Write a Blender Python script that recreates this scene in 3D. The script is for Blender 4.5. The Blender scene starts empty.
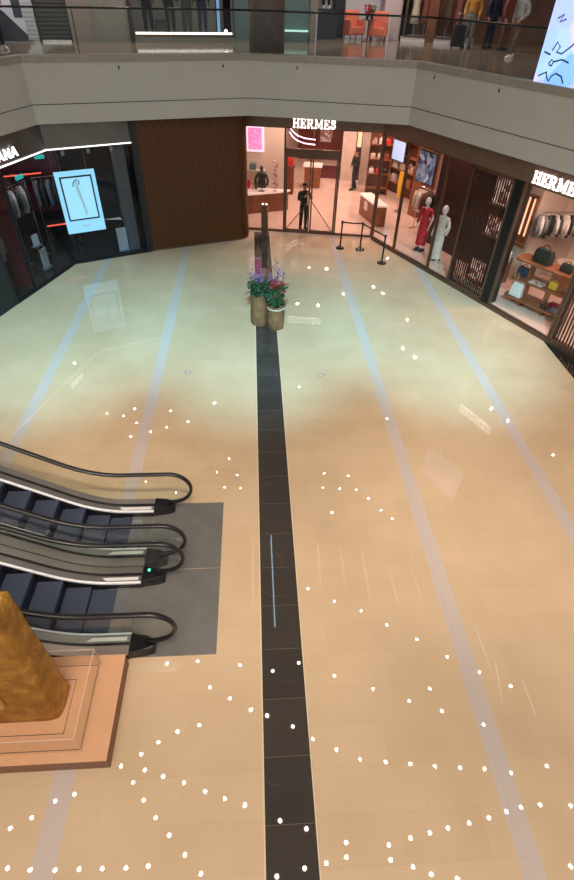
import bpy, bmesh, math, random
from mathutils import Vector, Matrix
random.seed(7)
D = bpy.data; C = bpy.context.scene.collection
PI = math.pi; R = math.radians
S_ = math.sin; C_ = math.cos

# ------------------------------------------------------------------ materials
def nodes(name):
    m = D.materials.new(name); m.use_nodes = True
    nt = m.node_tree; b = nt.nodes['Principled BSDF']
    return m, nt, b
def mat(name, col, rough=.5, metal=0., emit=None, strength=1., var=0., scale=6., bump=0., alpha=None, coat=0.):
    m, nt, b = nodes(name)
    b.inputs['Base Color'].default_value = (*col, 1); b.inputs['Roughness'].default_value = rough
    b.inputs['Metallic'].default_value = metal
    if coat: b.inputs['Coat Weight'].default_value = coat
    if emit:
        b.inputs['Emission Color'].default_value = (*emit, 1); b.inputs['Emission Strength'].default_value = strength
    if var or bump:
        tc = nt.nodes.new('ShaderNodeTexCoord'); n = nt.nodes.new('ShaderNodeTexNoise')
        n.inputs['Scale'].default_value = scale; n.inputs['Detail'].default_value = 5
        nt.links.new(tc.outputs['Object'], n.inputs['Vector'])
        if var:
            r = nt.nodes.new('ShaderNodeValToRGB')
            r.color_ramp.elements[0].position = .3; r.color_ramp.elements[1].position = .7
            r.color_ramp.elements[0].color = (*[max(0, c*(1-var)) for c in col], 1)
            r.color_ramp.elements[1].color = (*[min(1, c*(1+var)) for c in col], 1)
            nt.links.new(n.outputs['Fac'], r.inputs['Fac']); nt.links.new(r.outputs['Color'], b.inputs['Base Color'])
        if bump:
            bp = nt.nodes.new('ShaderNodeBump'); bp.inputs['Strength'].default_value = bump; bp.inputs['Distance'].default_value = .02
            nt.links.new(n.outputs['Fac'], bp.inputs['Height']); nt.links.new(bp.outputs['Normal'], b.inputs['Normal'])
    return m
def glass_mat(name, tint=(.93, .96, .95), ior=1.45, rough=.01):
    m = D.materials.new(name); m.use_nodes = True; nt = m.node_tree
    nt.nodes.remove(nt.nodes['Principled BSDF']); out = nt.nodes['Material Output']
    t = nt.nodes.new('ShaderNodeBsdfTransparent'); t.inputs['Color'].default_value = (*tint, 1)
    g = nt.nodes.new('ShaderNodeBsdfGlossy'); g.inputs['Roughness'].default_value = rough
    f = nt.nodes.new('ShaderNodeFresnel'); f.inputs['IOR'].default_value = ior
    mx = nt.nodes.new('ShaderNodeMixShader')
    ge = nt.nodes.new('ShaderNodeNewGeometry')
    fr = math_n(nt, 'MULTIPLY', f.outputs[0], math_n(nt, 'SUBTRACT', 1., ge.outputs['Backfacing']))
    nt.links.new(fr, mx.inputs[0]); nt.links.new(t.outputs[0], mx.inputs[1]); nt.links.new(g.outputs[0], mx.inputs[2])
    nt.links.new(mx.outputs[0], out.inputs['Surface'])
    return m
def math_n(nt, op, a, b=None):
    n = nt.nodes.new('ShaderNodeMath'); n.operation = op
    for i, v in ((0, a), (1, b)):
        if v is None: continue
        if hasattr(v, 'links') or hasattr(v, 'is_linked'): nt.links.new(v, n.inputs[i])
        else: n.inputs[i].default_value = v
    return n.outputs[0]
def mixc(nt, fac, a, b):
    n = nt.nodes.new('ShaderNodeMix'); n.data_type = 'RGBA'
    for k, v in ((0, fac), (6, a), (7, b)):
        if isinstance(v, tuple): n.inputs[k].default_value = (*v, 1)
        elif isinstance(v, float): n.inputs[k].default_value = v
        else: nt.links.new(v, n.inputs[k])
    return n.outputs[2]
def ramp(nt, fac, stops):
    r = nt.nodes.new('ShaderNodeValToRGB'); e = r.color_ramp.elements
    while len(e) < len(stops): e.new(.5)
    for i, (p, c) in enumerate(stops): e[i].position = p; e[i].color = (*c, 1)
    nt.links.new(fac, r.inputs['Fac']); return r.outputs['Color']

def floor_mat():
    m, nt, b = nodes('polished_marble_floor')
    geo = nt.nodes.new('ShaderNodeNewGeometry'); sx = nt.nodes.new('ShaderNodeSeparateXYZ')
    nt.links.new(geo.outputs['Position'], sx.inputs[0]); X, Y = sx.outputs[0], sx.outputs[1]
    def brick(c1, c2, mo, w, h, ms, off):
        br = nt.nodes.new('ShaderNodeTexBrick'); nt.links.new(geo.outputs['Position'], br.inputs['Vector'])
        br.offset = off
        for k, v in (('Color1', c1), ('Color2', c2), ('Mortar', mo)): br.inputs[k].default_value = (*v, 1)
        br.inputs['Scale'].default_value = 1; br.inputs['Mortar Size'].default_value = ms
        br.inputs['Brick Width'].default_value = w; br.inputs['Row Height'].default_value = h
        return br.outputs['Color']
    cream = brick((.70, .51, .335), (.665, .48, .312), (.62, .45, .295), 1.0, .5, .003, .37)
    n = nt.nodes.new('ShaderNodeTexNoise'); n.inputs['Scale'].default_value = 1.1; n.inputs['Detail'].default_value = 6
    nt.links.new(geo.outputs['Position'], n.inputs['Vector'])
    shade = ramp(nt, n.outputs['Fac'], [(.3, (.91, .90, .88)), (.7, (1, 1, 1))])
    mm = nt.nodes.new('ShaderNodeMix'); mm.data_type = 'RGBA'; mm.blend_type = 'MULTIPLY'; mm.inputs[0].default_value = 1
    nt.links.new(cream, mm.inputs[6]); nt.links.new(shade, mm.inputs[7]); col = mm.outputs[2]
    def mask(v, lo, hi): return math_n(nt, 'MULTIPLY', math_n(nt, 'GREATER_THAN', v, lo), math_n(nt, 'LESS_THAN', v, hi))
    pale = brick((.60, .50, .45), (.58, .485, .44), (.5, .42, .38), 3., 1.0, .003, 0)
    for lo, hi in ((2.92, 3.19), (5.68, 5.95), (-2.64, -2.37), (-5.33, -5.06)):
        col = mixc(nt, mask(X, lo, hi), col, pale)
    # dark veined marble
    v = nt.nodes.new('ShaderNodeTexVoronoi'); v.feature = 'DISTANCE_TO_EDGE'; v.inputs['Scale'].default_value = .85
    n2 = nt.nodes.new('ShaderNodeTexNoise'); n2.inputs['Scale'].default_value = 2.5; n2.inputs['Detail'].default_value = 4
    nt.links.new(geo.outputs['Position'], n2.inputs['Vector'])
    add = nt.nodes.new('ShaderNodeMixRGB'); add.blend_type = 'ADD'; add.inputs[0].default_value = .55
    nt.links.new(geo.outputs['Position'], add.inputs[1]); nt.links.new(n2.outputs['Color'], add.inputs[2])
    nt.links.new(add.outputs[0], v.inputs['Vector'])
    veins = ramp(nt, v.outputs['Distance'], [(0, (.11, .095, .08)), (.004, (.060, .050, .045)), (1, (.052, .043, .038))])
    wide = brick((1, 1, 1), (.8, .8, .8), (2.5, 2.4, 2.2), 50., .72, .004, 0)
    m3 = nt.nodes.new('ShaderNodeMix'); m3.data_type = 'RGBA'; m3.blend_type = 'MULTIPLY'; m3.inputs[0].default_value = 1
    nt.links.new(veins, m3.inputs[6]); nt.links.new(wide, m3.inputs[7])
    col = mixc(nt, mask(X, 0., .605), col, m3.outputs[2])
    col = mixc(nt, mask(X, -.018, .0), col, (.75, .62, .45))
    col = mixc(nt, mask(X, .605, .62), col, (.75, .62, .45))
    col = mixc(nt, mask(X, 8.22, 30.), col, (.022, .018, .016))
    nt.links.new(col, b.inputs['Base Color']); b.inputs['Roughness'].default_value = .008
    b.inputs['IOR'].default_value = 1.5
    return m
def wavy_mat():
    m, nt, b = nodes('wavy_bronze_panel')
    tc = nt.nodes.new('ShaderNodeTexCoord'); sx = nt.nodes.new('ShaderNodeSeparateXYZ'); nt.links.new(tc.outputs['Object'], sx.inputs[0])
    zig = math_n(nt, 'MULTIPLY', math_n(nt, 'SINE', math_n(nt, 'MULTIPLY', sx.outputs[2], 2*PI/.19)), .016)
    ph = math_n(nt, 'SINE', math_n(nt, 'MULTIPLY', math_n(nt, 'ADD', sx.outputs[0], zig), 2*PI/.085))
    f = math_n(nt, 'ADD', math_n(nt, 'MULTIPLY', ph, .5), .5)
    c = ramp(nt, f, [(0, (.048, .012, .002)), (.6, (.066, .019, .003)), (1, (.170, .068, .012))])
    nt.links.new(c, b.inputs['Base Color']); b.inputs['Roughness'].default_value = .38; b.inputs['Metallic'].default_value = .25
    bp = nt.nodes.new('ShaderNodeBump'); bp.inputs['Strength'].default_value = .5; bp.inputs['Distance'].default_value = .02
    nt.links.new(f, bp.inputs['Height']); nt.links.new(bp.outputs[0], b.inputs['Normal'])
    return m
def wave_mat(name, c1, c2, period, axis=0, rough=.4, metal=0., bump=.4):
    m, nt, b = nodes(name)
    tc = nt.nodes.new('ShaderNodeTexCoord'); sx = nt.nodes.new('ShaderNodeSeparateXYZ'); nt.links.new(tc.outputs['Object'], sx.inputs[0])
    f = math_n(nt, 'ADD', math_n(nt, 'MULTIPLY', math_n(nt, 'SINE', math_n(nt, 'MULTIPLY', sx.outputs[axis], 2*PI/period)), .5), .5)
    nt.links.new(ramp(nt, f, [(0, c1), (1, c2)]), b.inputs['Base Color']); b.inputs['Roughness'].default_value = rough; b.inputs['Metallic'].default_value = metal
    bp = nt.nodes.new('ShaderNodeBump'); bp.inputs['Strength'].default_value = bump; bp.inputs['Distance'].default_value = .01
    nt.links.new(f, bp.inputs['Height']); nt.links.new(bp.outputs[0], b.inputs['Normal'])
    return m
def pattern_mat(name, cols, scale, emit=0., rough=.6):
    m, nt, b = nodes(name)
    tc = nt.nodes.new('ShaderNodeTexCoord'); v = nt.nodes.new('ShaderNodeTexVoronoi'); v.inputs['Scale'].default_value = scale
    nt.links.new(tc.outputs['Object'], v.inputs['Vector'])
    sp = nt.nodes.new('ShaderNodeSeparateColor'); nt.links.new(v.outputs['Color'], sp.inputs[0])
    k = len(cols); c = ramp(nt, sp.outputs[0], [(i/k, cc) for i, cc in enumerate(cols)])
    nt.links.new(c, b.inputs['Base Color']); b.inputs['Roughness'].default_value = rough
    if emit: nt.links.new(c, b.inputs['Emission Color']); b.inputs['Emission Strength'].default_value = emit
    return m
def gold_mat():
    m, nt, b = nodes('rough_gold_leaf')
    tc = nt.nodes.new('ShaderNodeTexCoord'); n = nt.nodes.new('ShaderNodeTexNoise'); n.inputs['Scale'].default_value = 5; n.inputs['Detail'].default_value = 8
    nt.links.new(tc.outputs['Object'], n.inputs['Vector'])
    nt.links.new(ramp(nt, n.outputs['Fac'], [(.3, (.27, .125, .018)), (.55, (.43, .215, .034)), (.75, (.60, .36, .075))]), b.inputs['Base Color'])
    b.inputs['Metallic'].default_value = .45; b.inputs['Roughness'].default_value = .48
    n2 = nt.nodes.new('ShaderNodeTexNoise'); n2.inputs['Scale'].default_value = 16; n2.inputs['Detail'].default_value = 7
    nt.links.new(tc.outputs['Object'], n2.inputs['Vector'])
    bp = nt.nodes.new('ShaderNodeBump'); bp.inputs['Strength'].default_value = 1.; bp.inputs['Distance'].default_value = .04
    nt.links.new(n2.outputs['Fac'], bp.inputs['Height']); nt.links.new(bp.outputs[0], b.inputs['Normal'])
    return m

M = dict(
 floor=floor_mat(), panel=wavy_mat(),
 bfloor=mat('warm_boutique_stone', (.68, .50, .41), .10, var=.06, scale=1.5),
 dfloor=mat('dark_shop_floor', (.035, .037, .04), .15, var=.2),
 ufloor=mat('upper_walkway_marble', (.27, .20, .145), .10, var=.25, scale=1.2),
 ustripe=mat('pale_walkway_stripe', (.42, .38, .36), .1),
 fascia=mat('grey_fascia_paint', (.47, .455, .435), .6, var=.03, scale=2),
 groove=mat('dark_groove', (.05, .05, .05), .7),
 curb=mat('taupe_kerb_stone', (.30, .265, .235), .4, var=.08),
 bronze=mat('dark_bronze_metal', (.14, .075, .05), .35, .5),
 header=mat('bronze_header_panel', (.19, .115, .08), .45, .3, var=.1),
 black=mat('black_metal', (.012, .012, .014), .35, .4),
 blackmatte=mat('matte_black', (.012, .011, .012), .7),
 charcoal=mat('charcoal_frame', (.02, .022, .027), .35, .3),
 canopy=mat('brushed_grey_canopy', (.16, .155, .15), .35, .7, var=.15, scale=1.5),
 led=mat('white_led_line', (1, 1, 1), .5, emit=(1, .97, .95), strength=1.3),
 letter=mat('lit_white_letter', (1, 1, 1), .5, emit=(1, .93, .92), strength=1.8),
 glass=glass_mat('clear_glass'), sglass=glass_mat('shopfront_glass', (.96, .96, .95), 1.35),
 dglass=glass_mat('smoky_shopfront_glass', (.80, .82, .86), 1.4),
 acrylic=glass_mat('clear_acrylic', (.97, .97, .96), 1.25),
 cream=mat('cream_plaster', (.70, .56, .46), .7, var=.03), marble=mat('pale_beige_marble', (.68, .56, .47), .3, var=.12, scale=3),
 wine=mat('wine_red_wall', (.10, .006, .012), .5), wineglow=mat('red_shelf_light', (.5, .03, .02), .5, emit=(1, .12, .06), strength=1.6),
 darkwall=mat('dark_shop_wall', (.022, .02, .024), .6), greywall=mat('grey_curtain_wall', (.17, .18, .19), .6),
 wood=mat('orange_walnut_wood', (.25, .085, .035), .35, var=.25, scale=4), dwood=mat('dark_walnut_wood', (.15, .055, .028), .35, var=.2, scale=4),
 redwood=mat('red_brown_cabinet', (.16, .035, .022), .35, var=.2),
 whitetop=mat('glow_painted_white_top', (.8, .72, .66), .15, emit=(1, .70, .58), strength=.3),  # lamp light on these tops is put into the colour as a glow
 skin=mat('skin', (.52, .30, .21), .5), hair=mat('black_hair', (.012, .010, .009), .5),
 eye=mat('dark_eye', (.01, .01, .01), .2),
 suit=mat('black_suit_cloth', (.010, .010, .013), .75), navy=mat('navy_cloth', (.012, .018, .05), .8), greyc=mat('grey_cloth', (.22, .22, .22), .8),
 dgrey=mat('dark_grey_cloth', (.05, .05, .055), .8), browncloth=mat('brown_cloth', (.13, .07, .04), .8), ochre=mat('ochre_cloth', (.55, .26, .05), .8),
 whitecloth=mat('white_cloth', (.75, .72, .68), .8), creamcloth=mat('cream_cloth', (.6, .5, .4), .8), rust=mat('rust_cloth', (.22, .06, .04), .8),
 bluecloth=mat('dusty_blue_cloth', (.16, .21, .30), .8), red=mat('red_dress_cloth', (.52, .012, .035), .5, var=.5, scale=9),
 ivory=mat('ivory_dress_cloth', (.62, .55, .48), .55, var=.25, scale=12), manne=mat('white_mannequin', (.72, .68, .65), .4), mblack=mat('black_mannequin', (.02, .02, .022), .4),
 kraft=mat('kraft_paper', (.21, .105, .046), .75, var=.3, scale=5, bump=.9), soil=mat('dark_soil', (.03, .02, .012), .9),
 leaf=mat('green_leaf', (.020, .060, .020), .5, var=.5, scale=9), leafb=mat('grey_green_leaf', (.06, .10, .045), .55, var=.4, scale=9), purple=mat('violet_petal', (.26, .13, .31), .6, var=.3), redp=mat('crimson_petal', (.36, .012, .025), .5, var=.3), stem=mat('stem_green', (.04, .08, .02), .6),
 rubber=mat('black_handrail_rubber', (.012, .011, .012), .32), steel=mat('brushed_steel', (.50, .50, .51), .28, .9, var=.1, scale=4), deck=mat('satin_deck_metal', (.27, .255, .25), .3, .7, var=.1, scale=4), chrome=mat('bright_chrome_trim', (.92, .92, .96), .3, .15),
 bsteel=mat('brown_tinted_steel', (.42, .36, .33), .32, .8), step=wave_mat('ridged_step_metal', (.05, .062, .105), (.085, .105, .165), .016, 1, .42, .45, .3), riser=mat('step_riser', (.018, .022, .04), .5, .4),
 plate=mat('landing_plate_metal', (.25, .24, .23), .42, .55, var=.08, scale=3), plate2=mat('comb_metal', (.42, .42, .44), .3, .8),
 cladding=mat('brown_black_cladding', (.045, .028, .022), .3, .3), labelglint=mat('pale_label_and_glint', (.75, .72, .70), .4), green=mat('green_lamp', (0, .6, .3), .4, emit=(.05, 1, .45), strength=5.),
 pink=mat('terracotta_pink_board', (.72, .385, .215), .5, var=.03), pinkside=mat('brown_plinth_edge', (.22, .10, .055), .5), gold=gold_mat(), goldfacet=mat('pale_gold', (.50, .33, .10), .4, .5, var=.2),
 edge=mat('frosted_acrylic_edge', (.75, .55, .42), .3),
 screen=mat('pale_cyan_display', (.1, .2, .25), .4, emit=(.36, .80, 1.0), strength=1.3), screenpic=mat('display_picture_field', (.1, .2, .2), .4, emit=(.40, .84, 1.0), strength=1.35), screenline=mat('display_dark_line', (.02, .03, .06), .4), armtone=mat('display_arm', (.3, .4, .4), .4, emit=(.36, .60, .70), strength=1.0),
 card=mat('white_card', (.62, .63, .62), .6), teal=mat('teal_exit_light', (.0, .3, .28), .5, emit=(.05, .7, .6), strength=.7),
 pinkprint=pattern_mat('pink_print', [(.95, .25, .55), (1., .38, .62), (.85, .2, .6)], 14, .55), pinkborder=mat('white_print_border', (.8, .7, .8), .5, emit=(1, .72, .95), strength=.7),
 scarf=pattern_mat('patterned_scarf', [(.75, .6, .52), (.45, .05, .05), (.7, .5, .42), (.8, .68, .6)], 16), box=mat('slate_blue_box', (.10, .16, .20), .6), redthing=mat('bright_red_leather', (.6, .03, .02), .4),
 neon=mat('lilac_tube_light', (1, .8, 1), .5, emit=(1, .62, .86), strength=2.2), bluewin=mat('pale_blue_panel', (.4, .5, .7), .3, emit=(.42, .60, .95), strength=.8),
 blueart=pattern_mat('navy_abstract_print', [(.02, .04, .12), (.25, .38, .62), (.05, .08, .2), (.5, .6, .75), (.02, .02, .06)], 5, .25),
 goods=pattern_mat('mixed_shelf_goods', [(.6, .45, .4), (.8, .65, .55), (.3, .08, .08), (.7, .45, .5), (.12, .1, .14), (.8, .75, .7)], 7), yellow=mat('yellow_silk', (.75, .42, .03), .5), rug=mat('dark_red_rug', (.12, .012, .015), .9),
 bag=mat('black_leather', (.014, .016, .016), .4), tan=mat('tan_leather', (.35, .16, .07), .45), showcase=mat('lit_showcase', (.8, .5, .3), .5, emit=(1, .55, .32), strength=1.2),
 winebrown=mat('dark_wine_brown_wall', (.028, .010, .010), .35), glintglow=pattern_mat('glint_glow_pattern', [(.9, .55, .42), (.25, .08, .05), (.8, .6, .5), (.12, .04, .03)], 7, .8),
 slat=mat('bronze_slat', (.05, .023, .016), .35, .4), shutter=wave_mat('roller_shutter', (.02, .02, .018), (.065, .06, .052), .11, 2, .5, .3), shutterpale=wave_mat('pale_shutter', (.30, .30, .31), (.45, .45, .47), .11, 2, .5, .1),
 taupe=mat('taupe_wall', (.22, .185, .16), .6, var=.06), greenwall=mat('grey_green_wall', (.19, .185, .155), .4, var=.06), poster=mat('white_hoarding_print', (.55, .55, .62), .5), posterdark=mat('dark_hoarding_print', (.03, .03, .045), .5),
 glow=mat('warm_base_light', (1, 1, 1), .5, emit=(1, .93, .82), strength=2.2), tealglow=mat('mint_shelf_light', (.2, .3, .28), .5, emit=(.62, 1, .86), strength=.8), tealwall=mat('blue_green_back_wall', (.09, .15, .15), .5),
 column=mat('brown_grey_column', (.15, .125, .115), .35, var=.1), coral=mat('coral_upholstery', (.62, .15, .085), .7), whitewall=mat('white_shop_wall', (.55, .50, .52), .6), pinkwall=mat('pale_pink_wall', (.48, .37, .36), .6),
 ledscreen=pattern_mat('blue_violet_screen', [(.22, .45, 1.0), (.30, .58, 1.0), (.48, .50, 1.0), (.36, .62, 1.0), (.75, .55, .95)], 1.7, 1.0), ink=mat('dark_screen_ink', (.01, .01, .03), .5), bluestrip=mat('blue_strip_light', (.1, .2, .4), .5, emit=(.25, .45, .8), strength=.6),
 downlight=mat('downlight_lens', (1, 1, 1), .5, emit=(1, .90, .78), strength=55.), linelight=mat('linear_lamp', (1, 1, 1), .5, emit=(1, .95, .9), strength=2.4), bline=mat('cool_linear_lamp', (1, 1, 1), .5, emit=(.45, .75, 1), strength=11.),
 ceil=mat('ceiling_paint', (.45, .42, .38), .7), upwall=mat('upper_back_wall', (.12, .10, .09), .7), postlight=mat('small_white_lamp', (1, 1, 1), .5, emit=(1, .9, .8), strength=3.),
 belt=mat('black_belt_web', (.012, .012, .012), .7), paper=mat('paper_sheet', (.75, .68, .62), .6), shirt=mat('pale_shirt_cloth', (.7, .62, .58), .7),
)

# ------------------------------------------------------------------ mesh helpers
class MB:
    def __init__(s): s.v = []; s.f = []
    def add(s, vs, fs):
        o = len(s.v); s.v += [tuple(p) for p in vs]; s.f += [tuple(i+o for i in f) for f in fs]; return s
    def box(s, x0, x1, y0, y1, z0, z1, mt=None):
        vs = [(x, y, z) for z in (z0, z1) for y in (y0, y1) for x in (x0, x1)]
        if mt: vs = [mt @ Vector(v) for v in vs]
        return s.add(vs, [(0, 2, 3, 1), (4, 5, 7, 6), (0, 1, 5, 4), (2, 6, 7, 3), (0, 4, 6, 2), (1, 3, 7, 5)])
    def prism(s, poly, z0, z1):
        n = len(poly)
        a = sum(poly[i][0]*poly[(i+1) % n][1]-poly[(i+1) % n][0]*poly[i][1] for i in range(n))
        if a < 0: poly = poly[::-1]
        vs = [(p[0], p[1], z0) for p in poly]+[(p[0], p[1], z1) for p in poly]
        return s.add(vs, [tuple(range(n-1, -1, -1)), tuple(range(n, 2*n))]+[(i, (i+1) % n, n+(i+1) % n, n+i) for i in range(n)])
    def extr(s, poly, y0, y1):
        """poly in x,z extruded along y"""
        n = len(poly)
        a = sum(poly[i][0]*poly[(i+1) % n][1]-poly[(i+1) % n][0]*poly[i][1] for i in range(n))
        if a < 0: poly = poly[::-1]
        vs = [(p[0], y0, p[1]) for p in poly]+[(p[0], y1, p[1]) for p in poly]
        return s.add(vs, [tuple(range(n)), tuple(range(2*n-1, n-1, -1))]+[(i, n+i, n+(i+1) % n, (i+1) % n) for i in range(n)])
    def loft(s, rings, cap=True):
        n = len(rings[0]); vs = [p for r in rings for p in r]; fs = []
        for k in range(len(rings)-1):
            for i in range(n):
                j = (i+1) % n; fs.append((k*n+i, k*n+j, (k+1)*n+j, (k+1)*n+i))
        if cap: fs += [tuple(range(n-1, -1, -1)), tuple(range((len(rings)-1)*n, len(rings)*n))]
        return s.add(vs, fs)
    def tube(s, pts, r, n=8, closed=False, flat=1.):
        pts = [Vector(p) for p in pts]; k = len(pts); rr = r if isinstance(r, (list, tuple)) else [r]*k
        rings = []; prev = None
        for i, p in enumerate(pts):
            if closed: t = pts[(i+1) % k]-pts[i-1]
            else: t = pts[min(i+1, k-1)]-pts[max(i-1, 0)]
            t.normalize()
            if prev is None:
                u = Vector((0, 0, 1)) if abs(t.z) < .9 else Vector((0, 1, 0))
                u = (u-t*u.dot(t)).normalized()
            else: u = (prev-t*prev.dot(t)).normalized()
            prev = u; w = t.cross(u)
            rings.append([p+(u*C_(2*PI*j/n)*flat+w*S_(2*PI*j/n))*rr[i] for j in range(n)])
        if closed: rings.append(rings[0]); return s.loft(rings, False)
        return s.loft(rings)
    def lathe(s, prof, n=16, c=(0, 0, 0), sx=1., sy=1.):
        return s.loft([[(c[0]+r*sx*C_(2*PI*j/n), c[1]+r*sy*S_(2*PI*j/n), c[2]+z) for j in range(n)] for r, z in prof])
    def ell(s, c, r, n=12, m=8):
        if not isinstance(r, (tuple, list)): r = (r, r, r)
        return s.loft([[(c[0]+r[0]*S_(PI*max(.02, min(.98, k/m)))*C_(2*PI*j/n), c[1]+r[1]*S_(PI*max(.02, min(.98, k/m)))*S_(2*PI*j/n), c[2]-r[2]*C_(PI*max(.02, min(.98, k/m)))) for j in range(n)] for k in range(m+1)])
    def stroke(s, pts, w, y0, y1):
        for (ax, az), (bx, bz) in zip(pts, pts[1:]):
            dx, dz = bx-ax, bz-az; l = math.hypot(dx, dz) or 1; nx, nz = -dz/l*w/2, dx/l*w/2; ex, ez = dx/l*w*.15, dz/l*w*.15
            s.extr([(ax+nx-ex, az+nz-ez), (ax-nx-ex, az-nz-ez), (bx-nx+ex, bz-nz+ez), (bx+nx+ex, bz+nz+ez)], y0, y1)
        return s
    def build(s, name, m, parent=None, loc=(0, 0, 0), rot=0., smooth=False, bevel=0., sub=0):
        me = D.meshes.new(name); me.from_pydata(s.v, [], s.f)
        bm = bmesh.new(); bm.from_mesh(me); bmesh.ops.recalc_face_normals(bm, faces=bm.faces); bm.to_mesh(me); bm.free()
        o = D.objects.new(name, me); C.objects.link(o)
        me.materials.append(M[m] if isinstance(m, str) else m)
        o.location = loc; o.rotation_euler = (0, 0, rot)
        if parent: o.parent = parent
        if smooth:
            for p in me.polygons: p.use_smooth = True
        if bevel:
            b = o.modifiers.new('bevel', 'BEVEL'); b.width = bevel; b.segments = 2; b.limit_method = 'ANGLE'
        if sub:
            b = o.modifiers.new('sub', 'SUBSURF'); b.levels = sub; b.render_levels = sub
        return o
def bx(x0, x1, y0, y1, z0, z1): return MB().box(x0, x1, y0, y1, z0, z1)

class Frame:
    def __init__(s, o, ang): s.o = o; s.a = ang
    def w(s, x, y, z=0.): return (s.o[0]+x*C_(s.a)-y*S_(s.a), s.o[1]+x*S_(s.a)+y*C_(s.a), z)
WORLD = Frame((0, 0), 0.)
FC = Frame((1.19, 20.75), R(-9.38))      # centre shopfront: x along the front, y into the shop
FR = Frame((4.65, 20.0), R(-64.53))      # long side shopfront
FL = Frame((-6.23, 17.63), R(25.03))     # fashion shop front
FL2 = Frame((-7.6, 13.55), R(71.4))      # fashion shop side

def tag(o, label, cat, group=None, kind=None):
    o['label'] = label; o['category'] = cat
    if group: o['group'] = group
    if kind: o['kind'] = kind
    return o
def thing(name, label, cat, fr=WORLD, x=0., y=0., z=0., rot=0., group=None):
    o = D.objects.new(name, None); C.objects.link(o); o.empty_display_size = .1
    o.location = fr.w(x, y, z); o.rotation_euler = (0, 0, fr.a+rot)
    return tag(o, label, cat, group)
def solo(mb, name, m, label, cat, fr=WORLD, x=0., y=0., z=0., rot=0., group=None, **k):
    return tag(mb.build(name, m, None, fr.w(x, y, z), fr.a+rot, **k), label, cat, group)
def struct(mb, name, m, fr=WORLD, parent=None, **k):
    o = mb.build(name, m, parent, (0, 0, 0) if parent else fr.w(0, 0), 0. if parent else fr.a, **k)
    if not parent: o['kind'] = 'structure'
    return o
def sempty(name, fr):
    o = D.objects.new(name, None); C.objects.link(o); o.location = fr.w(0, 0); o.rotation_euler = (0, 0, fr.a); o['kind'] = 'structure'; return o
def plab(o, label): o['label'] = label; return o
def dup(o, parent=None, loc=None, rotz=None, label=None):
    c = o.copy(); C.objects.link(c)
    if parent: c.parent = parent
    if loc: c.location = loc
    if rotz is not None: c.rotation_euler = (0, 0, rotz)
    if label: c['label'] = label
    for ch in list(o.children): dup(ch, c)
    return c
ORD = ['first', 'second', 'third', 'fourth', 'fifth', 'sixth', 'seventh', 'eighth', 'ninth', 'tenth', 'eleventh', 'twelfth', 'thirteenth', 'fourteenth']

# ------------------------------------------------------------------ ground floor shell
struct(MB().prism([(-14, -6), (16, -6), (16, 13), (9.2, 11.2), (8.75, 11.4), (4.65, 20.0), (-.32, 20.84), (-3.8, 18.7), (-6.23, 17.63), (-7.6, 13.55), (-14, 12)], -.1, 0), 'floor', 'floor')
struct(MB().prism([(-.32, 20.80), (4.66, 19.98), (9.2, 10.45), (16, 13), (14, 32), (-2.5, 34)], -.1, .02), 'floor_boutique', 'bfloor')
struct(MB().prism([(-3.7, 18.77), (-6.24, 17.6), (-8.6, 10.6), (-12, 11), (-12, 22), (-4.6, 22)], -.1, .015), 'floor_fashion_shop', 'dfloor')
# wavy bronze wall with rounded corner
wp = [(0, 0)]
A = Vector((-3.72, 18.79)); B = Vector((-.55, 19.93)); wa = math.atan2(B.y-A.y, B.x-A.x)
Lw = (B-A).length; wp.append((Lw, 0))
for k in range(1, 9):
    t = R(90)*k/8; wp.append((Lw+.52*S_(t), .52*(1-C_(t))))
wp.append((Lw+.52, .95))
back = [(p[0]-.0, p[1]+.25) for p in wp[:2]]+[(Lw+.25, 1.2)]
struct(MB().prism(wp+[(Lw+.3, .95), (Lw-.1, .25), (0, .25)], 0, 4.42), 'wall_center', 'panel', Frame((A.x, A.y), wa))
struct(MB().prism([(p[0], p[1]-.012) for p in wp[:10]]+[(Lw+.3, .6), (0, .1)], 0, .05), 'baseboard_center', 'bronze', Frame((A.x, A.y), wa))
struct(bx(-.06, 0, -.03, .25, 0, 4.25), 'trim_panel_edge', 'bronze', Frame((A.x, A.y), wa))

# ---------------- boutique shell
struct(bx(-1.6, 3.55, -.06, .25, 3.65, 4.42), 'trim_header_center', 'header', FC)
struct(bx(-1.55, 3.52, -.05, .08, 0, .07), 'trim_kerb_center', 'bronze', FC)
struct(bx(-.05, 12.5, -.06, .3, 3.66, 4.42), 'trim_header_side', 'header', FR)
struct(bx(-.02, 12.5, -.07, .10, 0, .10), 'trim_kerb_side', 'bronze', FR)
struct(bx(-1.72, -1.49, -.06, .3, 0, 4.25), 'trim_jamb_center', 'bronze', FC)
struct(MB().lathe([(.075, 0), (.075, 3.7)], 12), 'trim_corner_post', 'bronze', Frame(FC.w(3.5, .0)[:2], 0))
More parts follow.
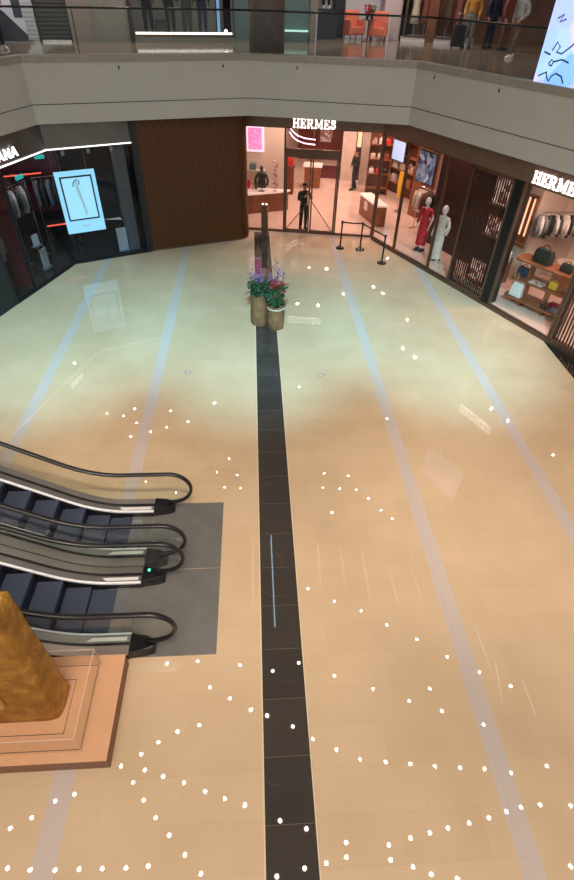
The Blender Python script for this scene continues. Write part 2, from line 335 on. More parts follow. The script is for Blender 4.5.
# window panes with frames
def window(n, fr, x0, x1, z0, z1, gm, fw=.05, side='both', y=0.):
    w = sempty('window_%d' % n, fr)
    MB().box(x0+fw/2, x1-fw/2, y-.008, y+.008, z0, z1).build('pane', gm, w)
    f = MB()
    if side in ('both', 'l'): f.box(x0-fw/2, x0+fw/2, y-.05, y+.05, z0-.03, z1+.03)
    if side in ('both', 'r'): f.box(x1-fw/2, x1+fw/2, y-.05, y+.05, z0-.03, z1+.03)
    f.box(x0, x1, y-.04, y+.04, z0-.03, z0+.015).box(x0, x1, y-.04, y+.04, z1-.015, z1+.03)
    f.build('window_frame', 'bronze' if gm != 'dglass' else 'charcoal', w); return w
window(1, FC, -1.5, 0, .08, 3.64, 'sglass', .07)
window(2, FC, 2.0, 3.46, .08, 3.64, 'sglass', .07, 'l')
window(3, FC, 0, 2.0, 2.98, 3.64, 'sglass', .07, 'none')
window(4, FR, .06, 1.33, .12, 3.64, 'sglass', .06, 'r')
window(5, FR, 1.33, 3.25, .12, 3.64, 'sglass', .06, 'r')
window(6, FR, 3.25, 4.28, .12, 3.64, 'sglass', .06, 'none')
window(7, FR, 6.22, 8.52, .12, 3.64, 'sglass', .06, 'both')
window(8, FR, 8.52, 12.4, .12, 3.64, 'sglass', .06, 'r')
d = sempty('door_1', FC)
bx(-.035, 2.035, -.06, .06, 2.80, 2.97).build('door_frame', 'bronze', d)
for sx, x0, x1 in ((1, .04, .985), (-1, 1.015, 1.96)):
    lf = bx(x0+.05, x1-.05, -.008, .008, .15, 2.72).build('door_leaf', 'sglass', d)
    f = MB().box(x0, x0+.055, -.03, .03, .02, 2.8).box(x1-.055, x1, -.03, .03, .02, 2.8).box(x0, x1, -.03, .03, .02, .15).box(x0, x1, -.03, .03, 2.72, 2.8)
    f.build('leaf_frame', 'bronze', lf)
    a, b = ((x0+.03, x1-.06) if sx > 0 else (x1-.03, x0+.06))
    plab(MB().tube([(a, -.07, .12), (b, -.07, 1.22)], .016, 8).build('diagonal_bar', 'bronze', lf), 'slanting bronze bar across the glass')  # thin slanting bar from each leaf's lower corner to its middle
# boutique interior walls
struct(bx(-2.6, -.25, 2.7, 2.85, 0, 4.25), 'wall_boutique_display', 'cream', FC)
struct(bx(-2.5, -2.3, .2, 12, 0, 4.25), 'wall_boutique_west', 'cream', FC)
struct(bx(-2.5, 12, 12, 12.2, 0, 4.25), 'wall_boutique_back', 'cream', FC)
struct(bx(-2.0, 12.6, 4.6, 4.75, 0, 4.25), 'wall_boutique_side', 'cream', FR)
struct(MB().box(2.0, 2.65, 7.6, 8.2, 0, 4.25).box(2.95, 3.6, 6.9, 7.5, 0, 4.25), 'wall_boutique_piers', 'marble', FC)
struct(MB().box(3.5, 5.25, 2.2, 2.3, 0, 4.25).box(5.15, 5.25, 2.3, 3.7, 0, 4.25).box(5.25, 12.5, 3.6, 3.7, 0, 4.25), 'wall_boutique_partition', 'cream', FR)
struct(bx(-2.6, 13, .05, 13, 4.25, 4.4), 'ceiling_boutique', 'ceil', FC)
struct(bx(1.36, 4.25, .05, 1.7, .02, .11), 'floor_display_podium', 'bfloor', FR)
struct(bx(6.2, 12.4, .05, 3.6, .02, .11), 'floor_display_podium_two', 'bfloor', FR)
struct(bx(1.35, 4.3, 1.55, 1.68, 0, 4.25), 'wall_window_backing', 'winebrown', FR)

# ---------------- lattice screens of vertical slats
def slat_screen(fr, x0, x1, label, n):
    t = thing('slat_screen', label, 'screen', fr, x0, 0, .1)
    w = x1-x0
    f = MB().box(0, .07, -.06, .16, 0, 3.55).box(w-.07, w, -.06, .16, 0, 3.55).box(0, w, -.06, .10, 0, .08).box(0, w, -.06, .10, 3.47, 3.55)
    f.build('frame', 'bronze', t)
    base = bx(-.005, .030, -.014, .014, .08, 3.47).build('slat', 'slat', t, (.09, 0, 0))
    for k in range(1, n):
        c = base.copy(); C.objects.link(c); c.parent = t; c.location = (.09+(w-.2)*k/(n-1), 0, 0)
    return t
slat_screen(FR, 4.30, 5.9, 'dark bronze screen of upright slats between the mannequin window and the shelf window', 17)
slat_screen(FR, 8.58, 11.0, 'dark slatted screen at the far end of the shelf window, cut by the picture edge', 24)
struct(bx(5.9, 6.2, -.05, .3, 0, 3.66), 'trim_screen_pier', 'black', FR)

t = thing('glint_backing', 'added glowing panels that give pinkish glints behind the middle slat screen', 'showcase', FR, 4.45, .5, .1)  # glowing panels and boards added to make glints between the slats
bx(0, 1.3, .16, .2, 0, 3.5).build('back_panel', 'winebrown', t)
for x0, x1, z0, z1 in ((.25, .80, 2.55, 3.4), (.30, .95, 1.65, 2.2), (.10, .70, .15, .75)):
    bx(x0, x1, .14, .16, z0, z1).build('glint_panel', 'glintglow', t); bx(x0-.05, x1+.05, 0, .16, z0-.03, z0).build('shelf_board', 'wood', t)
# ---------------- signs
def letter(mb, ch, x, s, y0, y1, serif=True):
    def P(*q): mb.extr([(x+a*s, b*s) for a, b in q], y0, y1)
    def bxx(a, b, c, d): P((a, c), (b, c), (b, d), (a, d))
    def st(pts, w): mb.stroke([(x+a*s, b*s) for a, b in pts], w*s, y0, y1)
    if ch == 'H':
        for o in (0, .54): bxx(.08+o, .26+o, 0, 1); bxx(o, .34+o, 0, .1); bxx(o, .34+o, .9, 1)
        bxx(.26, .62, .44, .56); return .88
    if ch == 'E':
        bxx(.08, .26, 0, 1); bxx(0, .72, .9, 1); bxx(0, .74, 0, .1); bxx(.26, .5, .44, .55); bxx(.44, .53, .34, .65); bxx(.62, .72, .72, 1); bxx(.64, .75, 0, .3); return .78
    if ch == 'R':
        bxx(.08, .26, 0, 1); bxx(0, .34, 0, .1); bxx(0, .5, .9, 1); bxx(.2, .5, .44, .54)
        st([(.48+.2*C_(a), .72+.225*S_(a)) for a in [R(90-22.5*k) for k in range(9)]], .15)
        P((.38, .5), (.54, .5), (.84, 0), (.66, 0)); bxx(.62, .9, 0, .1); return .9
    if ch == 'M':
        bxx(.1, .2, 0, 1); bxx(.86, 1.04, 0, 1); bxx(0, .3, 0, .1); bxx(.78, 1.12, 0, .1); bxx(0, .26, .9, 1); bxx(.88, 1.12, .9, 1)
        P((.1, 1), (.28, 1), (.6, .1), (.5, .1)); P((.86, 1), (1.0, 1), (.6, .1), (.5, .1)); return 1.14
    if ch == 'S':
        pts = [(.55, .72), (.5, .86), (.34, .93), (.16, .87), (.1, .73), (.18, .6), (.34, .52), (.5, .44), (.57, .3), (.51, .14), (.33, .07), (.14, .13), (.07, .3)]
        st(pts, .15); bxx(.5, .6, .66, .98); bxx(.02, .12, .02, .36); return .66
    if ch == 'A':
        P((0, 0), (.13, 0), (.42, 1), (.32, 1)); P((.74, 0), (.61, 0), (.32, 1), (.42, 1)); bxx(.18, .56, .25, .36); return .76
    if ch == 'N':
        bxx(.06, .18, 0, 1); bxx(.58, .70, 0, 1); P((.06, 1), (.2, 1), (.70, 0), (.56, 0)); return .78
def sign(fr, x, z, s, text, label, gap=.125, sx=.90):
    t = thing('shop_sign', label, 'sign', fr, x, -.06, z)
    px = 0.
    for ch in text:
        mb = MB(); w = letter(mb, ch, 0, s, -.05, -.012)*sx; mb.v = [(a*sx, b, c) for a, b, c in mb.v]
        o = mb.build('letter', 'letter', t, (px, 0, 0))
        px += (w+gap)*s
    return t
sign(FC, .26, 3.665, .285, 'HERMES', 'glowing white serif letters over the glass double doors')
sign(FR, 6.44, 3.70, .285, 'HERMES', 'glowing white serif letters over the shelf window of the boutique side')

# ------------------------------------------------------------------ people
def skinned(chains, sub=1):
    """chains: dict name->(pos,(rx,ry)) & edges; returns baked mesh data (verts, faces)"""
    vs, es = chains
    me = D.meshes.new('tmp'); me.from_pydata([v[0] for v in vs], es, [])
    o = D.objects.new('tmp', me); C.objects.link(o)
    sk = o.modifiers.new('s', 'SKIN'); sk.use_smooth_shade = True; sk.branch_smoothing = .6
    lay = me.skin_vertices[0].data
    for i, v in enumerate(vs):
        lay[i].radius = v[1] if isinstance(v[1], tuple) else (v[1], v[1])
        lay[i].use_root = (i == 0)
    if sub:
        s = o.modifiers.new('u', 'SUBSURF'); s.levels = sub
    dg = bpy.context.evaluated_depsgraph_get(); ev = o.evaluated_get(dg); m2 = ev.to_mesh()
    r = ([tuple(v.co) for v in m2.vertices], [tuple(p.vertices) for p in m2.polygons])
    ev.to_mesh_clear(); D.objects.remove(o); D.meshes.remove(me); return r
POSE = dict(el=(.25, .03, 1.12), wl=(.24, -.08, .88), er=(-.25, .03, 1.12), wr=(-.24, -.08, .88), kl=(.10, -.02, .50), al=(.11, .02, .085), kr=(-.10, -.02, .50), ar=(-.11, .02, .085), head=(0, 0))
def human_data(p, grow=0., parts='all'):
    g = grow; hx, hy = p['head']
    vs = [((0, 0, .94), (.155+g, .115+g)), ((0, -.005, 1.10), (.13+g, .10+g)), ((0, 0, 1.26), (.155+g, .115+g)), ((0, .005, 1.39), (.12+g, .09+g)),
          ((0, 0, 1.475), (.055+g, .055+g)), ((hx*.5, hy*.5-.01, 1.54), (.066, .07)), ((hx, hy-.015, 1.62), (.078, .095)), ((hx, hy-.005, 1.69), (.066, .08))]
    es = [(i, i+1) for i in range(7)]
    if parts == 'torso': vs = vs[:5]; es = es[:4]
    if parts == 'legs': vs = vs[:2]; es = es[:1]
    ids = {}
    def limb(root, pts):
        prev = root
        for q, r in pts:
            vs.append((q, r)); es.append((prev, len(vs)-1)); prev = len(vs)-1
        return prev
    for s, e, w in ((1, 'el', 'wl'), (-1, 'er', 'wr')):
        if parts == 'legs': break
        E_, W_ = Vector(p[e]), Vector(p[w]); dv = (W_-E_).normalized()
        pts = [((s*.175, .005, 1.385), .058+g), (tuple(E_), .042+g), (tuple(W_), .030+g)]
        if parts == 'all': pts.append((tuple(W_+dv*.06), (.034, .024)))
        limb(3, pts)
    for s, k, a in ((1, 'kl', 'al'), (-1, 'kr', 'ar')):
        if parts == 'torso': break
        K, An = Vector(p[k]), Vector(p[a])
        pts = [((s*.09, 0, .86), .09+g), (tuple(K), .062+g), (tuple(An), .042+g)]
        if parts == 'all': pts += [((An.x*1.05, An.y-.10, max(.035, An.z-.05)), .036), ((An.x*1.1, An.y-.17, max(.03, An.z-.055)), .03)]
        limb(0, pts)
    return vs, es
def human(root, p, m, eyes=True, name='body'):
    mb = MB(); v, f = skinned(human_data(p)); mb.add(v, f)
    hx, hy = p['head']
    if eyes:
        mb.loft([[(hx-.012, hy-.095, 1.645), (hx+.012, hy-.095, 1.645), (hx, hy-.088, 1.65)], [(hx-.018, hy-.10, 1.60), (hx+.018, hy-.10, 1.60), (hx, hy-.128, 1.602)], [(hx-.012, hy-.10, 1.59), (hx+.012, hy-.10, 1.59), (hx, hy-.11, 1.59)]])
        for s in (1, -1): mb.ell((hx+s*.082, hy, 1.615), (.012, .022, .032), 8, 6)
    for e, w, s in (('el', 'wl', 1), ('er', 'wr', -1)):
        E_, W_ = Vector(p[e]), Vector(p[w]); dv = (W_-E_).normalized(); side = dv.cross(Vector((s, 0, 0))).normalized() if abs(dv.x) < .9 else Vector((0, 1, 0))
        for q, (o, l) in enumerate(((-.026, .062), (-.009, .075), (.009, .07), (.026, .055))):
            a = W_+dv*.075+side*o; mb.tube([a, a+dv*l*.5+Vector((-s*.004, 0, 0)), a+dv*l+Vector((-s*.016, 0, 0))], [.010, .009, .007], 6)
        a = W_+dv*.03-side*.03; mb.tube([a, a+dv*.03-side*.025, a+dv*.06-side*.03], [.012, .010, .008], 6)
    b = mb.build(name, m, root, smooth=True)
    if eyes:
        for s in (1, -1): MB().ell((hx+s*.031, hy-.098, 1.635), .010, 8, 6).build('eye', 'eye', root)
        bx(hx-.024, hx+.024, hy-.101, hy-.09, 1.558, 1.566).build('mouth', 'eye', root)
    return b
def clothes(root, p, parts, m, name, g=.018):
    mb = MB(); v, f = skinned(human_data(p, g, parts)); mb.add(v, f); return mb.build(name, m, root, smooth=True)
def hair(root, p, m='hair', long=False):
    hx, hy = p['head']; mb = MB(); mb.ell((hx, hy+.018, 1.665), (.094, .105, .092), 14, 10)
    if long: mb.ell((hx, hy+.06, 1.56), (.095, .06, .17), 12, 8)
    return mb.build('hair', m, root, smooth=True)
def shoes(root, p, m):
    for a in ('al', 'ar'):
        q = Vector(p[a]); mb = MB(); mb.loft([[(q.x-.045, q.y+.07, 0.005), (q.x+.045, q.y+.07, 0.005), (q.x+.04, q.y+.06, .10), (q.x-.04, q.y+.06, .10)], [(q.x-.05, q.y-.05, .005), (q.x+.05, q.y-.05, .005), (q.x+.042, q.y-.04, .10), (q.x-.042, q.y-.04, .10)], [(q.x-.045, q.y-.20, .005), (q.x+.045, q.y-.20, .005), (q.x+.03, q.y-.19, .05), (q.x-.03, q.y-.19, .05)]])
        mb.build('shoe', m, root, bevel=.01)
def person(label, fr, x, y, z, rot, p, top, legs, foot='blackmatte', scale=1., longhair=False):
    q = dict(POSE); q.update(p); t = thing('person', label, 'person', fr, x, y, z, rot)
    human(t, q, 'skin'); clothes(t, q, 'torso', top, 'jacket', .032); clothes(t, q, 'legs', legs, 'trousers', .024); hair(t, q, longhair and 'hair' or 'hair', longhair); shoes(t, q, foot)
    t.scale = (scale,)*3
    return t
person('person in black clothes standing just inside the glass double doors with hands near the face', FC, .73, .45, .02, R(25),
       dict(el=(.27, -.10, 1.16), wl=(.10, -.24, 1.36), er=(-.26, -.08, 1.14), wr=(-.06, -.25, 1.30), head=(.01, -.03)), 'suit', 'suit')
person('person in a long dark suit standing by the pale marble piers deep inside the boutique', FC, 2.72, 6.2, .02, R(-60),
       dict(el=(.26, -.02, 1.13), wl=(.05, -.20, 1.04), er=(-.26, -.02, 1.13), wr=(-.05, -.20, 1.02), kl=(.10, -.12, .5), al=(.12, -.14, .085), ar=(-.11, .14, .09)), 'suit', 'navy')
# mannequins
def mannequin(label, fr, x, y, z, rot, p, body, dress, dname, prof, shift=(0, 0), base=True, sc=1., feet=None):
    q = dict(POSE); q.update(p); t = thing('mannequin', label, 'mannequin', fr, x, y, z, rot)
    human(t, q, body, False)
    if prof:
        mb = MB(); n = 20; rings = []
        for k, (r, ry, zz) in enumerate(prof):
            rings.append([(shift[0]*k/len(prof)+r*C_(2*PI*j/n)*(1+.06*S_(j*4+k)), shift[1]*k/len(prof)+ry*S_(2*PI*j/n)*(1+.06*S_(j*4+k)), zz) for j in range(n)])
        mb.loft(rings, False); mb.build(dname, dress, t, smooth=True)
    MB().ell((q['head'][0], q['head'][1]-.015, 1.635), (.098, .112, .135), 16, 12).build('head', body, t, smooth=True)
    if base: MB().lathe([(.17, 0), (.17, .012), (.02, .014)], 20).build('base_plate', 'steel', t)
    if feet: shoes(t, q, feet)
    t.scale = (sc,)*3
    return t
dressp = [(.17, .12, 1.40), (.15, .11, 1.26), (.125, .10, 1.12), (.165, .125, .94), (.17, .13, .72), (.18, .14, .45), (.20, .16, .22)]
m1 = mannequin('white-headed mannequin in a long red dress standing in the side window', FR, 1.86, .80, .11, R(15), dict(el=(.27, .02, 1.14), wl=(.26, -.10, .90)), 'manne', 'red', 'dress', dressp, (0, -.02), True, 1.06, 'blackmatte')
q = dict(POSE); o = clothes(m1, q, 'torso', 'red', 'sleeves', .016)
m2 = mannequin('white-headed mannequin in a pale ivory gown standing beside the red one', FR, 2.80, .75, .11, R(15), dict(el=(.26, -.03, 1.13), wl=(.16, -.17, .96), er=(-.26, .02, 1.12), wr=(-.24, -.1, .9)), 'manne', 'ivory', 'gown', [(.165, .115, 1.40)]+dressp[1:6]+[(.21, .17, .08)], (-.03, -.03), True, 1.06)
clothes(m2, q, 'torso', 'ivory', 'bodice', .014)

# ------------------------------------------------------------------ boutique furniture
t = thing('display_counter', 'brown wooden display counter with white top painted to glow under the pink print', 'counter', FC, -1.0, 2.1, .02)
po = [(-1.26, -.62), (.55, .30), (.78, .42), (.88, .56), (-1.26, .56)]
MB().prism(po, 0, .76).build('body', 'wood', t, bevel=.01)
MB().prism([(-1.27, -.68), (.6, .23), (.86, .38), (.97, .57), (-1.27, .57)], .76, .82).build('top', 'whitetop', t)
t = thing('display_counter', 'wooden display counter with pale top beside the corner post', 'counter', FC, 3.6, 2.0, .02)
po = [(-.62, .72), (.02, -.80), (.45, -.74), (-.15, .86)]
MB().prism(po, 0, .77).build('body', 'wood', t, bevel=.01)
MB().prism([(a*1.1, b*1.06) for a, b in po], .77, .83).build('top', 'whitetop', t)
plab(bx(-.17, .17, -.012, 0, .36, .70).build('notice', 'paper', t, (-.37, .08, 0), R(-67)), 'white paper sheet on the counter side')
t = thing('display_pedestal', 'square wooden pedestal with a glass case in the middle of the boutique', 'pedestal', FC, .68, 6.3, .02)
bx(-.38, .38, -.3, .3, 0, .92).build('body', 'wood', t, bevel=.01); bx(-.45, .45, -.36, .36, .92, .98).build('top', 'whitetop', t)
bx(-.4, .4, -.31, .31, .982, 1.22).build('glass_case', 'acrylic', t)
t = thing('framed_print', 'pink print in a white frame on the wall above the counter', 'picture', FC, -1.52, 2.68, 2.22)
bx(-.36, .36, -.03, .0, 0, .92).build('frame', 'pinkborder', t); bx(-.29, .27, -.04, -.03, .09, .86).build('print', 'pinkprint', t)
t = thing('garment_bust', 'black coat on a small display bust standing on the white topped counter', 'bust', FC, -1.2, 2.2, .84)
MB().lathe([(.14, 0), (.14, .02), (.02, .03), (.018, .3)], 14).build('stand', 'steel', t)
MB().loft([[(r*C_(2*PI*j/14), .7*r*S_(2*PI*j/14), z) for j in range(14)] for r, z in ((.20, .16), (.17, .35), (.15, .5), (.19, .66), (.15, .74), (.06, .78))]).tube([(.18, 0, .68), (.26, -.02, .45), (.24, -.08, .25)], .05, 8).tube([(-.18, 0, .68), (-.27, -.02, .45), (-.26, -.08, .25)], .05, 8).build('coat', 'bag', t, smooth=True)
MB().ell((0, 0, .88), (.075, .085, .11)).build('head', 'mblack', t, smooth=True)
t = thing('scarf_stand', 'tall red and cream patterned scarf hanging on a stand at the counter end', 'scarf', FC, -.66, 2.32, .84)
MB().lathe([(.10, 0), (.10, .015), (.012, .02), (.012, 1.15)], 12).tube([(-.14, 0, 1.14), (.14, 0, 1.14)], .012).build('stand', 'steel', t)
MB().loft([[(-.12, -.03, 1.16), (.12, -.03, 1.16), (.12, .03, 1.16), (-.12, .03, 1.16)], [(-.13, -.05, .6), (.11, -.045, .6), (.11, -.01, .6), (-.13, -.02, .6)], [(-.11, -.05, .12), (.13, -.04, .12), (.13, 0, .12), (-.11, -.01, .12)]]).build('scarf', 'scarf', t)
t = thing('wall_shelf', 'thin pale shelf fixed to the wall under the pink print', 'shelf', FC, -1.6, 2.68, 1.55)
bx(-.4, .5, -.28, 0, 0, .03).build('board', 'creamcloth', t); bx(-.3, -.27, -.2, 0, -.1, 0).build('bracket', 'bronze', t); bx(.4, .43, -.2, 0, -.1, 0).build('bracket', 'bronze', t)
b = bx(-.13, .13, -.1, .1, 0, .24); solo(b, 'gift_box', 'box', 'slate blue box on the thin shelf below the pink print', 'box', FC, -1.62, 2.54, 1.582, bevel=.01)
for i, (x, h, m_) in enumerate(((-1.66, .30, 'red'), (-1.5, .34, 'scarf'), (-1.34, .28, 'browncloth'))):
    b = MB().box(-.05, .05, -.1, .1, 0, h); solo(b, 'folded_scarf', m_, 'folded scarf standing on the white topped counter, %s from the jamb' % ORD[i], 'scarf', FC, x-.15, 2.5, .842, group='folded scarves on the lit counter', bevel=.012)
t = thing('cabinet', 'red brown cabinet on the rear wall seen above the glass doors', 'cabinet', FC, .9, 11.7, .02)
bx(-1.4, 1.6, -.25, .25, 0, 2.7).build('body', 'redwood', t)
for x in (-.9, .1, 1.1):
    dd = bx(-.42, .42, -.29, -.252, .1, 2.6).build('cabinet_door', 'redwood', t, (x, 0, 0), bevel=.01); bx(.34, .37, -.32, -.29, 1.1, 1.5).build('handle', 'steel', dd)
bx(-.3, .3, -.31, -.292, .9, 1.9).build('picture_inset', 'goods', t, (.1, 0, 0))
t = thing('bag_stand', 'slim red brown stand behind the display wall', 'stand', FC, -.32, 5.0, .02)
bx(-.2, .2, -.2, .2, 0, 1.15).build('post', 'redwood', t); bx(-.26, .26, -.24, .24, 1.15, 1.19).build('top', 'dwood', t)
def handbag(mt, label, fr, x, y, z, w=.3, h=.22, d_=.14, rot=0., group=None):
    t = thing('handbag', label, 'bag', fr, x, y, z, rot, group)
    MB().loft([[(-w/2, -d_/2, 0), (w/2, -d_/2, 0), (w/2, d_/2, 0), (-w/2, d_/2, 0)], [(-w/2, -d_/2, h*.6), (w/2, -d_/2, h*.6), (w/2, d_/2, h*.6), (-w/2, d_/2, h*.6)], [(-w*.45, -d_*.3, h), (w*.45, -d_*.3, h), (w*.45, d_*.3, h), (-w*.45, d_*.3, h)]]).build('body', mt, t, bevel=.012)
    bx(-w*.46, w*.46, -d_/2-.012, -d_/2, h*.35, h*.9).build('flap', mt, t, bevel=.006)
    MB().tube([(-w*.22, 0, h*.97), (-w*.2, 0, h*1.22), (0, 0, h*1.34), (w*.2, 0, h*1.22), (w*.22, 0, h*.97)], .011, 6).build('handle', mt, t)
    return t
handbag('redthing', 'bright red handbag on the slim stand behind the display wall', FC, -.32, 5.0, 1.212, .38, .32, .2)
t = thing('curved_pendant_light', 'pair of long lilac curved tubes glowing under the boutique ceiling', 'lamp', FC, .2, 5.0, 2.2)
for dz in (0., -.2):
    MB().tube([(-.58-.05*dz, 0, .55+dz), (-.42, 0, .36+dz), (-.2, 0, .22+dz), (.1, 0, .13+dz), (.6, 0, .09+dz)], .022, 8).build('tube', 'neon', t)
for x, z in ((-.56, .5), (.5, .1)): MB().tube([(x, .0, z-.2), (x, .0, 2.04)], .006, 6).build('suspension_wire', 'bronze', t)
solo(bx(-.9, .9, -1.2, 1.2, 0, .012), 'rug', 'rug', 'dark red rug on the floor deep inside the boutique', 'rug', FC, 1.5, 9.0, .021)
t = thing('lit_showcase', 'bright glowing niche between the two pale marble piers', 'showcase', FC, 2.8, 7.75, .02)
MB().box(-.14, .14, 0, .2, 0, 3.6).build('body', 'dwood', t); bx(-.10, .10, -.012, 0, 1.5, 2.7).build('light_panel', 'showcase', t)
def shelf_unit(label, fr, x, y, w, h, zs, rot=0.):
    t = thing('shelf_unit', label, 'shelf', fr, x, y, .02, rot)
    MB().box(-w/2, w/2, .32, .36, 0, h).build('back_panel', 'dwood', t)
    for s in (-1, 1): bx(-.02, .02, 0, .32, 0, h).build('side_panel', 'wood', t, (s*w/2, 0, 0))
    for z in zs: bx(-w/2, w/2, 0, .32, 0, .035).build('shelf', 'wood', t, (0, 0, z))
    return t
gm = ['whitecloth', 'tan', 'redthing', 'creamcloth', 'bag', 'scarf', 'goods', 'rust']
random.seed(3)
shelf_unit('wooden wall shelf with mixed goods beyond the pale counter', FC, 3.75, 5.4, 1.0, 2.6, (.3, .9, 1.5, 2.1))
for r, z in enumerate((.9, 1.5, 2.1)):
    for k in range(3):
        handbag(gm[(r*3+k*2) % 8], 'small bag %s from the piers on the %s shelf beyond the pale counter' % (ORD[k], ('lowest filled', 'middle', 'top')[r]), FC, 3.43+.31*k, 5.55, .02+z+.037, .22, .2, .12, 0, 'bags on the wooden wall shelf')
shelf_unit('long wooden wall shelf behind the corner window, beside the pale blue panel', FR, -3.6, 4.2, 3.4, 2.7, (.5, 1.1, 1.7, 2.3))
for r, z in enumerate((.5, 1.1, 1.7, 2.3)):
    for k in range(6):
        if r >= 2 and 1 <= k <= 3: continue
        handbag(gm[(r*5+k*3) % 8], 'bag in place %s along the %s board of the long wall shelf' % (ORD[k], ('lowest', 'second', 'third', 'topmost')[r]), FR, -5.0+.55*k, 4.36, .02+z+.037, .34, .32, .16, 0, 'bags on the long wall shelf')
t = thing('wall_screen', 'pale blue lit screen on the long wall shelf behind the corner window', 'panel', FR, -4.2, 4.14, 1.48)
bx(-.5, .5, 0, .03, 0, .85).build('frame', 'bronze', t); bx(-.46, .46, -.012, 0, .04, .81).build('screen', 'bluewin', t)
t = thing('scarf_stand', 'yellow silk scarf draped over a slim stand in the corner window', 'scarf', FR, -2.2, 2.9, .02)
MB().lathe([(.14, 0), (.14, .02), (.015, .03), (.015, 1.55)], 12).tube([(-.16, 0, 1.55), (.16, 0, 1.55)], .015).build('stand', 'steel', t)
MB().loft([[(-.14, -.04, 1.58), (.14, -.04, 1.58), (.14, .04, 1.58), (-.14, .04, 1.58)], [(-.13, -.08, 1.1), (.12, -.07, 1.1), (.12, .02, 1.1), (-.13, .02, 1.1)], [(-.09, -.06, .6), (.13, -.08, .6), (.12, .0, .6), (-.10, .01, .6)]]).build('scarf', 'yellow', t)
struct(bx(-1.72, -1.22, 3.1, 3.5, 0, 4.2), 'trim_wood_pier', 'wood', FR)
t = thing('hanging_art_panel', 'navy and pale blue abstract panel hanging behind the red mannequin', 'picture', FR, .1, 2.0, 1.85)
bx(-.5, .5, 0, .04, 0, 1.1).build('frame', 'black', t); bx(-.46, .46, -.012, 0, .04, 1.06).build('print', 'blueart', t)
for x in (-.4, .4): MB().tube([(x, .02, 1.1), (x, .02, 2.38)], .008, 6).build('hanging_wire', 'steel', t)

# garments on hangers
def garment(mt, label, fr, x, y, ztop, rot, length=.72, w=.44, th=.11, group=None, cat='jacket', name='hanging_jacket'):
    t = thing(name, label, cat, fr, x, y, ztop, rot, group)
    n = 12
    def ring(a, b, z): return [(a*C_(2*PI*j/n), b*S_(2*PI*j/n), z) for j in range(n)]
    MB().loft([ring(.06, .035, -.10), ring(w*.40, th*.5, -.16), ring(w*.47, th*.6, -.30), ring(w*.45, th*.6, -.10-length*.6), ring(w*.50, th*.65, -.10-length)]).build('body', mt, t, smooth=True)
    for s in (-1, 1): MB().tube([(s*w*.40, 0, -.17), (s*w*.54, -.01, -.34), (s*w*.58, -.02, -.10-length*.8)], [.055, .055, .045], 8).build('sleeve', mt, t, smooth=True)
    MB().tube([(0, 0, -.12), (0, 0, -.05), (.025, 0, -.02), (.02, 0, .012), (-.005, 0, .016)], .006, 6).build('hanger', 'steel', t)
    return t
def rack(label, fr, x0, x1, y, z, legs=True, rot=0.):
    t = thing('clothes_rail', label, 'clothes rail', fr, x0, y, 0, rot); w = x1-x0
    MB().tube([(0, 0, z), (w, 0, z)], .014, 8).build('rail', 'steel', t)
    for x in (.03, w-.03):
        (MB().tube([(x, 0, .03), (x, 0, z)], .014, 8).box(x-.02, x+.02, -.2, .2, .02, .045) if legs else MB().tube([(x, 0, z), (x, .12 if legs is None else 0, z), (x, .12 if legs is None else 0, 4.2 if legs is False else z)], .012, 8)).build('upright', 'steel', t)
    return t
RB = Frame(FR.w(5.45, 1.95)[:2], FR.a+R(66)); rack('metal rail carrying jackets behind the shelf window', RB, 0, 1.5, 0, 2.38)
cols = ['greyc', 'whitecloth', 'greyc', 'dgrey', 'suit', 'whitecloth', 'dgrey', 'creamcloth', 'whitecloth', 'suit', 'creamcloth', 'greyc']
cn = dict(greyc='grey', whitecloth='white', dgrey='charcoal', suit='black', creamcloth='cream', rust='rust', red='red', browncloth='brown', navy='navy')
for i, c_ in enumerate(cols):
    garment(c_, '%s jacket hanging %s from the lit niche on the rail behind the shelf window' % (cn[c_], ORD[i]), RB, .1+.118*i, 0, 2.38, R(70+random.uniform(-8, 8)), .58+random.uniform(-.06, .08), .44, .10, 'jackets on the rail behind the shelf window')
rack('short metal rail under the navy and pale blue panel', FR, -.35, .75, 2.3, 1.62)
for i, c_ in enumerate(('creamcloth', 'whitecloth', 'rust', 'dgrey', 'suit')):
    garment(c_, '%s garment hanging %s along the short rail under the navy and pale blue panel' % (cn[c_], ORD[i]), FR, -.22+.2*i, 2.3, 1.62, R(60), .8, .44, .12, 'garments on the short rail')
t = thing('lit_niche', 'tall orange lit niche with hanging belts in the partition wall', 'showcase', FR, 4.84, 2.16, 1.15)
bx(-.36, .36, -.02, .02, 0, 1.6).build('back_panel', 'wood', t)
for k in range(6): bx(-.025, .025, -.05, -.022, .35, 1.5).build('strip_light' if k % 2 else 'hanging_belt', 'showcase' if k % 2 else ('bag', 'tan', 'rust')[k//2], t, (-.25+.1*k, 0, 0))
bx(-.36, .36, -.16, -.02, .10, .14).build('ledge', 'wood', t); MB().box(-.38, -.34, -.10, 0, 0, 1.6).box(.34, .38, -.10, 0, 0, 1.6).box(-.36, .36, -.10, 0, 1.56, 1.6).build('frame', 'wood', t)
t = thing('framed_print', 'small dark framed print high on the wall above the jackets', 'picture', FR, 6.0, 3.59, 2.75)
bx(-.2, .2, -.03, 0, 0, .36).build('frame', 'black', t); bx(-.15, .15, -.036, -.03, .05, .31).build('print', 'creamcloth', t)
garment('shirt', 'pale shirt hanging alone beside the screen pier in the shelf window', FR, 5.5, .85, 1.66, R(50), .62, .40, .10, None, 'shirt', 'hanging_shirt')
t = thing('valet_stand', 'thin steel stand holding the pale shirt beside the screen pier', 'stand', FR, 5.5, .85, .02)
